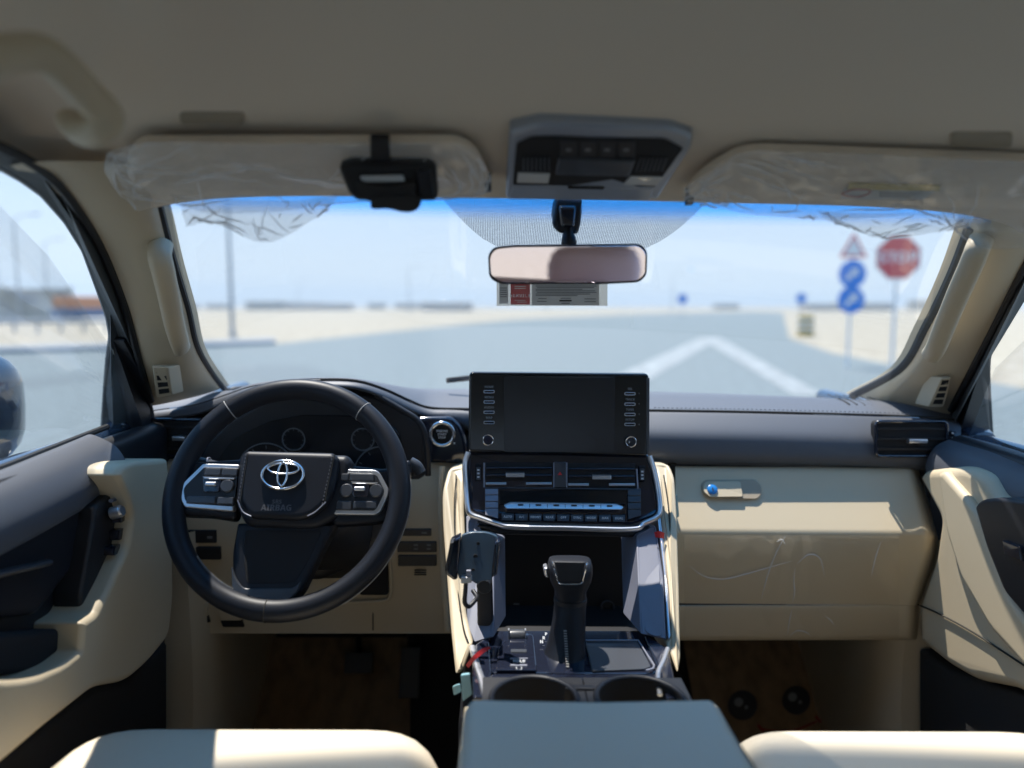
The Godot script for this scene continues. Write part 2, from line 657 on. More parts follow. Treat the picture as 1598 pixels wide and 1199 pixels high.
func outside():
	# desert ground to the horizon
	var big := []
	for i in 48: big.append(Vector3(cos(TAU * i / 48) * 2200.0, 0, sin(TAU * i / 48) * 2200.0))
	sheet("ground", big, 0.0, M.sand)
	var road := gl([[-1500, 577], [-500, 561], [0, 552], [300, 543], [430, 537], [600, 519], [800, 499], [1000, 490], [1180, 486.5], [1222, 488], [1226, 505], [1232, 528], [1300, 552], [1450, 580], [1700, 625], [2600, 800]])
	road += [Vector3(25, 0, 25), Vector3(-45, 0, 25)]
	sheet("road", road, 0.004, M.asphalt)
	sheet("road_patch", gl([[-200, 640], [70, 603], [160, 592], [420, 598], [560, 592], [470, 571], [330, 570], [0, 592], [-300, 610]]), 0.008, M.oldasphalt)
	sheet("road_marking", stripe([-400, 577], [430, 550.5], 0.22, 0.22), 0.012, M.roadpaint)
	sheet("road_marking", stripe([322, 579], [398, 572.5], 0.16, 0.16), 0.012, M.roadpaint)
	sheet("road_marking", stripe([975, 596], [1108, 528], 0.85, 1.0), 0.012, M.roadpaint)
	sheet("road_marking", stripe([1106, 527], [1262, 618], 1.0, 0.55), 0.016, M.roadpaint)
	sheet("road_marking", stripe([640, 508], [1010, 493], 0.5, 0.6), 0.012, M.roadpaint)
	# kerb and verge on the far side of the road
	sheet("kerb", gl([[-1200, 573], [-500, 561.5], [0, 552.5], [300, 543.5], [430, 537.5], [430, 533], [300, 538.5], [0, 547], [-500, 555], [-1200, 565]]), 0.0, M.kerb, null, 0.16)
	# guard rail
	var a := G(-420, 524)
	var b := G(200, 519)
	var gr := ext("guard_rail", "grey steel guard rail on short posts beside the white wall", "guard rail", a)
	var dir := (b - a).normalized()
	var len := a.distance_to(b)
	var bs := Basis(dir, Vector3.UP, dir.cross(Vector3.UP))
	var prof := []
	for q in [[0.0, 0.85], [0.05, 0.8], [0.0, 0.72], [0.05, 0.64], [0.0, 0.56], [-0.03, 0.56], [-0.03, 0.85]]: prof.append(Vector3(0, q[1], q[0]))
	local_part(gr, "rail", slab(moved(prof, at(Vector3.ZERO, bs)), dir * len), M.steel)
	for i in 17:
		local_part(gr, "post", xf(at(dir * len * i / 16.0 + Vector3(0, 0.4, 0) + bs.z * -0.12, bs), block(Vector3(0.14, 0.8, 0.12), 0.01)), M.steel)
	# long white compound wall behind it
	var w0 := CAM0.origin + (CAM0.basis * Vector3((-700 - CX) / F, 0, -1)) * 82.0
	var w1 := CAM0.origin + (CAM0.basis * Vector3((118 - CX) / F, 0, -1)) * 82.0
	w0.y = 0; w1.y = 0
	var wl := ext("compound_wall", "long off-white compound wall behind the guard rail", "wall", w0)
	var wd := (w1 - w0).normalized()
	var wlen := w0.distance_to(w1)
	var wb := Basis(wd, Vector3.UP, wd.cross(Vector3.UP))
	for i in 8:
		local_part(wl, "panel", xf(at(wd * wlen * (i + 0.5) / 8.0 + Vector3(0, 1.75, 0), wb), block(Vector3(wlen / 8.0 - 0.42, 3.5, 0.22), 0.02)), M.whitewall)
	for i in 9:
		local_part(wl, "pier", xf(at(wd * wlen * i / 8.0 + Vector3(0, 1.85, 0), wb), block(Vector3(0.4, 3.7, 0.4), 0.03)), M.whitewall)
	# small truck parked by the wall's end
	var tp := CAM0.origin + (CAM0.basis * Vector3((142 - CX) / F, 0, -1)) * 72.0
	tp.y = 0
	var tr := ext("box_truck", "small truck with an orange box body over a dark blue tail", "truck", tp, "", -0.5)
	local_part(tr, "cargo_box", xf(at(Vector3(0, 1.95, 0)), block(Vector3(2.5, 1.1, 5.0), 0.06)), M.orange)
	local_part(tr, "chassis", xf(at(Vector3(0, 0.95, 0)), block(Vector3(2.4, 0.85, 5.6), 0.06)), M.truckblue)
	local_part(tr, "cab", xf(at(Vector3(0, 1.5, -3.5)), block(Vector3(2.2, 1.9, 1.6), 0.2)), M.truckblue)
	for sx in [-1, 1]:
		for sz in [1.7, -3.2]:
			local_part(tr, "wheel", xf(at(Vector3(sx * 1.05, 0.42, sz), Basis(Vector3.BACK, PI / 2)), lathe([[0.0, -0.14], [0.3, -0.14], [0.42, -0.1], [0.42, 0.1], [0.3, 0.14], [0.0, 0.14]], 18)), M.tyre)
	# lamp posts
	lamp_post(G(363, 527), 9.0, "tall grey lamp post on the verge across the road", -1.0)
	for q in [[38, 70.0, "slim lamp post rising behind the white compound wall"], [82, 96.0, "slim lamp post near the truck behind the guard rail"], [8, 130.0, "far thin lamp post beyond the compound wall"], [640, 160.0, "distant lamp post along the road horizon"], [852, 210.0, "distant lamp post along the road horizon"], [1046, 190.0, "distant lamp post along the road horizon"], [470, 240.0, "distant lamp post along the road horizon"]]:
		var p: Vector3 = CAM0.origin + (CAM0.basis * Vector3((q[0] - CX) / F, 0, -1)) * q[1]
		p.y = 0
		lamp_post(p, 9.5, q[2], 1.0)
	# red octagon sign
	var sp := CAM0.origin + (CAM0.basis * Vector3((1390 - CX) / F, 0, -1)) * 17.0
	sp.y = 0
	var st := ext("stop_sign", "red octagonal stop sign on a pale pole at the roadside", "stop sign", sp, "", -0.08)
	local_part(st, "pole", lathe([[0.04, 0.0], [0.04, 2.9], [0.0, 2.91]], 12), M.signwhite)
	var oct := []
	for i in 8: oct.append(Vector3(cos(TAU * (i + 0.5) / 8) * 0.53, 2.68 + sin(TAU * (i + 0.5) / 8) * 0.53, 0.05))
	var plate := local_part(st, "sign_plate", slab(oct, Vector3(0, 0, -0.006)), M.signwhite)
	var octi := []
	for i in 8: octi.append(Vector3(cos(TAU * (i + 0.5) / 8) * 0.495, 2.68 + sin(TAU * (i + 0.5) / 8) * 0.495, 0.054))
	local_part(plate, "red_face", slab(octi, Vector3(0, 0, -0.003)), M.signred)
	lettering(plate, "lettering", "STOP", OUT * Transform3D(Basis(Vector3.UP, -0.08), sp) * at(Vector3(0, 2.68, 0.056)), 0.26, M.signwhite, 0.002)
	# blue discs under a warning triangle
	var bp := CAM0.origin + (CAM0.basis * Vector3((1321 - CX) / F, 0, -1)) * 19.5
	bp.y = 0
	var bl := ext("direction_sign", "two blue discs under a red-edged triangle on one pole", "road sign", bp)
	local_part(bl, "pole", lathe([[0.04, 0.0], [0.04, 3.3], [0.0, 3.31]], 12), M.signwhite)
	for h in [[2.42, 0.36], [1.76, 0.35]]:
		var dc := local_part(bl, "blue_disc", xf(at(Vector3(0, h[0], 0.05)), slab(circle(h[1], 32), Vector3(0, 0, -0.006))), M.signblue)
		local_part(dc, "white_arrow", xf(at(Vector3(0, h[0], 0.055), Basis(Vector3.BACK, -0.8)), slab([Vector3(0, 0.22, 0), Vector3(0.14, 0.05, 0), Vector3(0.05, 0.05, 0), Vector3(0.05, -0.2, 0), Vector3(-0.05, -0.2, 0), Vector3(-0.05, 0.05, 0), Vector3(-0.14, 0.05, 0)], Vector3(0, 0, -0.003))), M.signwhite)
	var tri := []
	for i in 3: tri.append(Vector3(cos(PI / 2 + TAU * i / 3) * 0.42, 3.05 + sin(PI / 2 + TAU * i / 3) * 0.42, 0.05))
	var tpz := local_part(bl, "triangle_plate", slab(tri, Vector3(0, 0, -0.006)), M.signred)
	var tri2 := []
	for i in 3: tri2.append(Vector3(cos(PI / 2 + TAU * i / 3) * 0.3, 3.05 + sin(PI / 2 + TAU * i / 3) * 0.3, 0.054))
	local_part(tpz, "white_face", slab(tri2, Vector3(0, 0, -0.003)), M.signwhite)
	# far small blue signs
	for q in [[1062, 466, 95.0, "small blue sign on a post far along the road"], [1245, 466, 88.0, "small pale blue sign on a post above the ochre barrel"]]:
		var p: Vector3 = CAM0.origin + (CAM0.basis * Vector3((q[0] - CX) / F, 0, -1)) * q[2]
		p.y = 0
		var o := ext("small_sign", q[3], "road sign", p)
		local_part(o, "pole", lathe([[0.05, 0.0], [0.05, 2.9], [0.0, 2.91]], 8), M.steel)
		local_part(o, "blue_plate", xf(at(Vector3(0, 2.5, 0.07)), slab(circle(0.62, 20), Vector3(0, 0, -0.02))), M.signblue)
	# ochre crash barrel
	var ob := ext("traffic_barrel", "ochre and pale banded barrel at the road edge", "barrel", G(1257, 525))
	local_part(ob, "drum", lathe([[0.0, 0.0], [0.42, 0.0], [0.45, 0.06], [0.42, 0.1], [0.40, 1.05], [0.36, 1.12], [0.0, 1.12]], 20), M.ochre)
	for h in [0.35, 0.72]: local_part(ob, "band", lathe([[0.425, h], [0.428, h + 0.01], [0.42, h + 0.14], [0.41, h + 0.15]], 20), M.signwhite)
	# low buildings along the horizon
	for i in 16:
		var px := [250, 300, 345, 420, 480, 520, 590, 640, 700, 1130, 1290, 1340, 1440, 1470, 1560, 1660][i] as float
		var dist := rng.randf_range(230.0, 420.0)
		var p: Vector3 = CAM0.origin + (CAM0.basis * Vector3((px - CX) / F, 0, -1)) * dist
		p.y = 0
		var o := ext("distant_building", "low pale building far off on the desert horizon", "building", p, "low buildings along the horizon", rng.randf_range(-0.4, 0.4))
		var w := rng.randf_range(9.0, 20.0)
		var h := rng.randf_range(1.9, 3.4)
		local_part(o, "wall", xf(at(Vector3(0, h * 0.5, 0)), block(Vector3(w, h, 8.0), 0.05)), M.hillfar if i % 3 else M.whitewall)
		local_part(o, "parapet", xf(at(Vector3(0, h + 0.15, 0)), block(Vector3(w + 0.4, 0.3, 8.4), 0.05)), M.whitewall)

# ================= the cabin =================
func mirror_x(rows: Array) -> Array:
	var o := []
	for r in rows:
		var q := []
		for p in r: q.append(Vector3(-p.x, p.y, p.z))
		q.reverse()
		o.append(q)
	return o
func roof_y(x: float) -> float:
	return table([[0.0, 0.0], [0.40, -0.004], [0.52, -0.012], [0.60, -0.026], [0.66, -0.048], [0.70, -0.075], [0.715, -0.10]], absf(x))
func lining_y(d: float) -> float:
	return table([[-1.7, 0.22], [-1.0, 0.29], [-0.3, 0.31], [0.3, 0.305], [0.55, 0.285], [0.70, 0.250], [0.80, 0.222], [0.86, 0.204], [0.90, 0.195], [0.98, 0.177], [1.03, 0.160], [1.05, 0.148]], d)
func lining_scale(d: float) -> float:
	return table([[0.6, 1.0], [0.75, 0.985], [0.86, 0.945], [0.95, 0.90], [1.05, 0.86]], d)
func lining_at(x: float, d: float) -> float:
	return lining_y(d) + roof_y(x / lining_scale(d)) * table([[0.5, 1.2], [0.7, 0.6], [0.8, 0.35]], d)
func PR(px: float, py: float, drop := 0.0) -> Vector3:    # on the roof lining, drop metres below it
	var lo := 0.2
	var hi := 1.1
	for i in 40:
		var d := (lo + hi) * 0.5
		var p := P(px, py, d)
		if p.y - EY > lining_at(p.x, d) - drop: hi = d
		else: lo = d
	return P(px, py, lo)
func cabin_shell():
	var s := thing("car_cabin", "beige-lined car cabin shell with roof lining and windscreen pillars", "car cabin", R(0, -1.15, 0.0))
	# roof lining
	var rows := []
	for d in [1.058, 1.05, 1.03, 0.98, 0.90, 0.86, 0.80, 0.70, 0.55, 0.3, -0.3, -1.0, -1.7]:
		var r := []
		for x in [-0.715, -0.70, -0.66, -0.60, -0.52, -0.40, -0.2, 0.0, 0.2, 0.40, 0.52, 0.60, 0.66, 0.70, 0.715]:
			var up := 0.02 if d > 1.055 else 0.0
			var xs: float = x * lining_scale(d)
			r.append(R(xs, lining_at(xs, d) + up, d))
		rows.append(r)
	part(s, "roof_lining", patch(rows, 4, 4), M.lining, 60.0)
	part(s, "roof_skin", xf(at(R(0, 0.36, -0.34)), block(Vector3(1.56, 0.03, 2.72), 0.012)), M.navy)
	for sx in [-1.0, 1.0]:
		part(s, "roof_rail", xf(at(R(sx * 0.765, 0.245, -0.40)), block(Vector3(0.09, 0.25, 2.55), 0.02)), M.navy)
		part(s, "centre_pillar", xf(at(R(sx * 0.77, -0.1, 0.02)), block(Vector3(0.07, 0.55, 0.16), 0.02)), M.beige_hard)
		part(s, "rear_pillar", xf(at(R(sx * 0.74, -0.1, -1.5)), block(Vector3(0.10, 0.6, 0.4), 0.03)), M.beige_hard)
		part(s, "rear_side_panel", xf(at(R(sx * 0.79, -0.72, -0.85)), block(Vector3(0.08, 1.0, 1.65), 0.03)), M.beige_hard)
		part(s, "sill", xf(at(R(sx * 0.79, -1.12, 0.7)), block(Vector3(0.14, 0.12, 1.9), 0.03)), M.black)
	part(s, "tailgate", xf(at(R(0, -0.68, -1.68)), block(Vector3(1.5, 0.95, 0.08), 0.03)), M.beige_hard)
	part(s, "floor", xf(at(R(0, -1.13, 0.1)), block(Vector3(1.56, 0.10, 3.5), 0.01)), M.carpet)
	part(s, "toe_board", patch([[R(-0.76, -0.52, 2.05), R(0.76, -0.52, 2.05)], [R(-0.76, -0.78, 2.02), R(0.76, -0.78, 2.02)], [R(-0.76, -1.03, 1.72), R(0.76, -1.03, 1.72)], [R(-0.76, -1.075, 1.60), R(0.76, -1.075, 1.60)]], 1, 5), M.carpet)
	part(s, "firewall", xf(at(R(0, -0.47, 2.08)), block(Vector3(1.56, 0.40, 0.05), 0.01)), M.matte)
	for sx in [-1.0, 1.0]:
		part(s, "side_cowl", xf(at(R(sx * 0.86, -0.68, 1.82)), block(Vector3(0.06, 0.9, 0.75), 0.02)), M.navy)
		part(s, "kick_panel", patch([[R(sx * 0.83, -0.45, 1.43), R(sx * 0.70, -0.45, 1.45), R(sx * 0.72, -0.45, 1.75), R(sx * 0.72, -0.45, 2.05)], [R(sx * 0.83, -0.8, 1.43), R(sx * 0.69, -0.8, 1.45), R(sx * 0.70, -0.8, 1.75), R(sx * 0.70, -0.8, 2.05)], [R(sx * 0.83, -1.08, 1.33), R(sx * 0.68, -1.08, 1.35), R(sx * 0.69, -1.08, 1.7), R(sx * 0.69, -1.08, 2.05)]], 4, 4), M.beige_hard)
	part(s, "bonnet", patch([[R(-0.80, -0.52, 3.2), R(-0.4, -0.48, 3.3), R(0.4, -0.48, 3.3), R(0.80, -0.52, 3.2)], [R(-0.86, -0.44, 2.4), R(-0.4, -0.40, 2.4), R(0.4, -0.40, 2.4), R(0.86, -0.44, 2.4)], [R(-0.86, -0.42, 1.95), R(-0.4, -0.36, 1.98), R(0.4, -0.36, 1.98), R(0.86, -0.42, 1.95)]], 6, 6), M.navy)
	part(s, "wiper", tube([PW(697, 594, -0.03), PW(735, 590, -0.03), PW(900, 594, -0.035)], 0.006, 8), M.matte)
	# windscreen
	var wr := []
	for y in [0.215, 0.15, 0.05, -0.05, -0.15, -0.235]:
		var r := []
		for i in 13:
			var x: float = (i - 6) / 6.0 * (0.64 - 0.32 * (y - 0.2))
			r.append(R(x, y, screen_d(y, x)))
		wr.append(r)
	var ws := part(s, "windscreen", patch(wr, 3, 3), M.pane, 60.0)
	# blue shade band along the top of the glass: dye that thins towards its lower edge
	var tb := []
	for k in 10:
		var r := []
		for i in 25:
			var px := 190.0 + (1600.0 - 190.0) * i / 24.0
			r.append(PW(px, 286.0 + k * 8.0 + (px - 800.0) * 0.011, 0.004))
		tb.append(r)
	var top_y: float = PW(800, 286).y
	var low_y: float = PW(800, 358).y
	part(ws, "shade_band", grid(tb), M.tint, 60.0, null, func(p): 
		var t := clampf((p.y - low_y) / (top_y - low_y), 0.0, 1.0)
		return Color(0.01, 0.40, 0.85, 0.88 * smoothstep(0.12, 0.60, t)))
	# ceramic dot field round the mirror mount
	var df := []
	for k in 9:
		var t := k / 8.0
		var r := []
		for i in 21:
			var u := i / 20.0
			var l := table([[0.0, 676.0], [0.35, 704.0], [0.62, 727.0], [0.85, 750.0], [1.0, 775.0]], t)
			var rr := table([[0.0, 1118.0], [0.35, 1090.0], [0.62, 1064.0], [0.85, 1036.0], [1.0, 1008.0]], t)
			r.append(PW(lerpf(l, rr, u), 296.0 + t * 90.0 + (u - 0.5) * 3.0, 0.007))
		df.append(r)
	part(ws, "dot_field", grid(df), M.dots, 60.0, func(p): return Vector2(p.x * 380.0, p.y * 600.0))
	# pillars
	var left_in := [[225, 262, 0.985], [243, 318, 1.055], [264, 400, 1.165], [288, 480, 1.295], [306, 548, 1.42], [345, 606, 1.62]]
	var left_out := [[40, 254, 0.865], [85, 290, 0.96], [150, 380, 1.117], [190, 480, 1.262], [212, 560, 1.37], [232, 634, 1.475]]
	var right_in := [[1545, 285, 1.04], [1521, 352, 1.122], [1490, 430, 1.236], [1450, 510, 1.378], [1410, 576, 1.52], [1335, 618, 1.70]]
	var right_out := [[1690, 290, 1.04], [1640, 356, 1.10], [1598, 425, 1.187], [1555, 510, 1.31], [1520, 577, 1.41], [1478, 650, 1.54]]
	for side in 2:
		var inn: Array = left_in if side == 0 else right_in
		var out: Array = left_out if side == 0 else right_out
		var pr := []
		for i in inn.size():
			var a := P(inn[i][0], inn[i][1], inn[i][2])
			var b := P(out[i][0], out[i][1], out[i][2])
			var toward := Vector3(0.012 if side == 0 else -0.012, 0, 0.022)
			var r := [a + Vector3(0, 0, -0.05), a + Vector3(0, 0, -0.012), a.lerp(b, 0.12) + toward * 0.75, a.lerp(b, 0.4) + toward * 1.25, a.lerp(b, 0.75) + toward * 0.9, b, b + Vector3(-0.03 if side == 0 else 0.03, 0, -0.02)]
			if side == 0: r.reverse()
			pr.append(r)
		var pl := part(s, "pillar_trim", patch(pr, 5, 6), M.beige_hard, 60.0)
		# black glass seal along the inner edge
		var sl := []
		for i in range(1, inn.size()): sl.append(P(inn[i][0] + (4 if side == 0 else -4), inn[i][1], inn[i][2] + 0.012))
		if side == 0: sl.append(P(372, 607, 1.68)); sl.append(P(420, 606, 1.72))
		part(s, "glass_seal", tube(curve(sl, 6), 0.0062 if side == 0 else 0.0095, 8), M.seal)
		# grip on the pillar
		var hp: Array
		if side == 0: hp = [[252, 378, 1.12], [249, 398, 1.105], [255, 425, 1.115], [264, 465, 1.16], [272, 505, 1.22], [280, 533, 1.275], [284, 545, 1.32]]
		else: hp = [[1534, 368, 1.14], [1527, 385, 1.105], [1515, 415, 1.12], [1497, 455, 1.16], [1478, 500, 1.225], [1462, 540, 1.29], [1452, 556, 1.345]]
		var hb := PackedVector3Array()
		hb = tube(curve(pts(hp, null), 6), 0.0165, 14, false, 0.62, Vector3(0.5 if side == 0 else -0.5, 0.1, 0.85))
		part(s, "pillar_grip", hb, M.beige)
		# small demister grille at the pillar foot
		var gv: Array
		if side == 0: gv = [[236, 570], [262, 573], [269, 617], [243, 622]]
		else: gv = [[1470, 590], [1486, 588], [1474, 636], [1449, 636]]
		var df2 := func(_x, y): return table([[565, 1.352], [640, 1.45]], y) - 0.007 if side == 0 else table([[565, 1.405], [645, 1.505]], y) - 0.010
		var gf := part(pl, "demister_grille", slab(pts(rnd(gv, 3), df2), Vector3(0, 0, -0.05), 0.004, 2), M.beige_hard)
		for k in 4:
			var t0 := 0.10 + k * 0.215
			var t1 := t0 + 0.15
			var q := []
			for c in [[0.22, t0], [0.82, t0], [0.82, t1], [0.22, t1]]:
				var top := Vector2(gv[0][0], gv[0][1]).lerp(Vector2(gv[1][0], gv[1][1]), c[0])
				var bot := Vector2(gv[3][0], gv[3][1]).lerp(Vector2(gv[2][0], gv[2][1]), c[0])
				var v := top.lerp(bot, c[1])
				q.append(P(v.x, v.y, df2.call(v.x, v.y) - 0.0015))
			part(gf, "slot", slab(q, Vector3(0, 0, -0.002), 0.0004, 1), M.matte)
	# blank covers in the lining
	for q in [[281, 178, 381, 195], [1484, 209, 1580, 231]]:
		var o := []
		for c in box_px(q[0], q[1], q[2], q[3], 7): o.append(PR(c[0], c[1], 0.0025))
		part(s, "lining_cover", slab(o, Vector3(0, 0.008, 0), 0.0015, 2), M.tan_cap)
	# roof grab handle above the driver's door
	var gh := [[-80, 170, 0.56], [-62, 125, 0.545], [-20, 94, 0.56], [28, 82, 0.585], [66, 84, 0.605], [100, 110, 0.63], [138, 150, 0.665], [164, 178, 0.685], [160, 200, 0.69], [134, 208, 0.715], [112, 190, 0.78]]
	part(s, "grab_handle", tube(curve(pts(gh, null), 6), 0.0150, 16, false, 0.85, Vector3(0.4, -0.7, 0.6)), M.beige)
	# rear bench, seen only in the mirror
	var rs := thing("rear_bench", "dusty pink beige rear bench mirrored in the rear-view mirror", "car seat", R(0, -1.08, -0.75))
	part(rs, "cushion", xf(at(R(0, -0.72, -0.62)), block(Vector3(1.3, 0.3, 0.5), 0.08, 5)), M.mauve)
	part(rs, "backrest", xf(at(R(0, -0.38, -0.95), Basis(Vector3.RIGHT, -0.3)), block(Vector3(1.3, 0.62, 0.16), 0.06, 5)), M.mauve)
	for x in [-0.56, 0.56]:
		part(rs, "headrest", xf(at(R(x, -0.04, -1.05), Basis(Vector3.RIGHT, -0.2)), block(Vector3(0.40, 0.22, 0.12), 0.055, 6)), M.mauve)

# ================= doors =================
func doors():
	for side in 2:
		var sx := -1.0 if side == 0 else 1.0
		var label := "driver's door with dark upper trim, beige panel edge and window switches" if side == 0 else "passenger door with broad beige panel and dark insert"
		var o := thing("door_assembly", label, "car door", R(sx * 0.80, -1.06, 0.80), "front doors of the car")
		part(o, "outer_panel", xf(at(R(sx * 0.855, -0.66, 0.80)), block(Vector3(0.05, 0.84, 1.42), 0.02)), M.navy)
		part(o, "inner_panel", xf(at(R(sx * 0.795, -0.66, 0.80)), block(Vector3(0.05, 0.84, 1.42), 0.015)), M.black)
		# belt moulding under the window: a padded dark band
		var bc := []
		for d in ([0.10, 0.5, 0.8, 1.0, 1.12, 1.20, 1.25] if side == 0 else [0.10, 0.5, 0.9, 1.15, 1.28, 1.38, 1.43]):
			var lift := table([[0.1, -0.020], [0.8, -0.018], [1.0, -0.015], [1.15, -0.009], [1.28, -0.002]], d) + (0.0 if side == 0 else -0.016)
			var inn := table([[0.1, 0.0], [1.2, 0.0], [1.52, 0.012]], d)
			bc.append([R(sx * 0.83, -0.235 + lift, d), R(sx * 0.805, -0.222 + lift, d), R(sx * 0.785, -0.226 + lift, d), R(sx * (0.758 - inn), -0.243 + lift, d), R(sx * (0.742 - inn), -0.272 + lift, d), R(sx * (0.742 - inn), -0.296 + lift, d), R(sx * (0.752 - inn), -0.312 + lift, d), R(sx * 0.79, -0.33 + lift, d)])
		if side == 0:
			for r in bc: r.reverse()
		var belt := part(o, "belt_pad", patch(bc, 4, 4), M.dash, 50.0)
		var line := []
		for d in [0.12, 0.5, 0.8, 1.0, 1.12, 1.24]:
			var lift := table([[0.1, -0.020], [0.8, -0.018], [1.0, -0.015], [1.15, -0.009], [1.28, -0.002]], d) + (0.0 if side == 0 else -0.016)
			line.append(R(sx * (0.744 - table([[1.2, 0.0], [1.52, 0.012]], d)), -0.288 + lift, d))
		part(belt, "seam", tube(curve(line, 5), 0.0022, 6), M.seam)
		var felt := []
		for d in [0.12, 0.5, 0.8, 1.0, 1.15, 1.32]:
			var lift := table([[0.1, -0.020], [0.8, -0.018], [1.0, -0.015], [1.15, -0.009], [1.28, -0.002]], d) + (0.0 if side == 0 else -0.016)
			felt.append(R(sx * 0.808, -0.222 + lift, d))
		part(belt, "window_felt", tube(curve(felt, 5), 0.0055, 8), M.seal)
		# window glass and its dark frame
		var gq := [R(sx * 0.825, -0.25, 1.45), R(sx * 0.825, -0.25, 0.1), R(sx * 0.735, 0.165, 0.1), R(sx * 0.735, 0.165, 0.86), R(sx * 0.765, 0.06, 1.1), R(sx * 0.80, -0.10, 1.35)]
		part(o, "window_glass", slab(gq, Vector3(sx * 0.004, 0, 0)), M.pane)
		if side == 0:
			var dt := func(_x, y): return table([[200, 0.76], [236, 0.845], [290, 0.965], [380, 1.122], [480, 1.267], [560, 1.375], [640, 1.485]], y)
			var fr := [[-90, 172], [0, 220], [50, 248], [90, 288], [124, 336], [152, 380], [174, 430], [193, 480], [214, 560], [238, 640], [246, 700], [180, 712], [158, 672], [162, 610], [166, 560], [171, 525], [166, 496], [150, 450], [128, 390], [100, 345], [62, 302], [30, 279], [0, 262], [-90, 226]]
			part(o, "window_frame", slab(pts(rnd(fr, 6, 2), dt), Vector3(-0.018, 0.0, -0.03), 0.0012, 1), M.frame_grey)
			part(o, "mirror_sail", slab(pts(rnd([[172, 528, 2], [196, 528, 2], [217, 566], [240, 640], [250, 722], [186, 722], [158, 672, 3], [161, 610]], 8), func(x, y): return dt.call(x, y) - 0.012), Vector3(-0.015, 0, -0.03), 0.006, 3), M.black)
			part(o, "frame_seal", tube(curve(pts([[-60, 203], [0, 229], [50, 255], [92, 290], [124, 332], [154, 380], [176, 430], [195, 480], [216, 560], [236, 626]], func(x, y): return dt.call(x, y) - 0.012), 4), 0.0062, 8), M.seal)
		else:
			var dt := func(_x, y): return table([[300, 1.03], [356, 1.105], [425, 1.192], [510, 1.315], [577, 1.415], [650, 1.545], [720, 1.56]], y)
			var fr := [[1700, 275], [1640, 352], [1598, 425], [1555, 510], [1520, 577], [1482, 648], [1470, 700], [1560, 735], [1552, 690], [1548, 640], [1546, 580], [1547, 556], [1560, 535], [1598, 472], [1640, 400], [1700, 320]]
			part(o, "window_frame", slab(pts(rnd(fr, 6, 2), dt), Vector3(0.018, 0.0, -0.03), 0.0012, 1), M.frame_grey)
			part(o, "mirror_sail", slab(pts(rnd([[1524, 577, 3], [1546, 553, 3], [1547, 600], [1552, 690], [1562, 726], [1478, 726], [1480, 652]], 6), func(x, y): return dt.call(x, y) - 0.012), Vector3(0.015, 0, -0.03), 0.006, 3), M.black)
			part(o, "frame_seal", tube(curve(pts([[1660, 318], [1640, 350], [1597, 422], [1554, 507], [1519, 574], [1484, 640]], func(x, y): return dt.call(x, y) - 0.012), 4), 0.0065, 8), M.seal)
		if side == 0: driver_panel(o)
		else: passenger_panel(o)
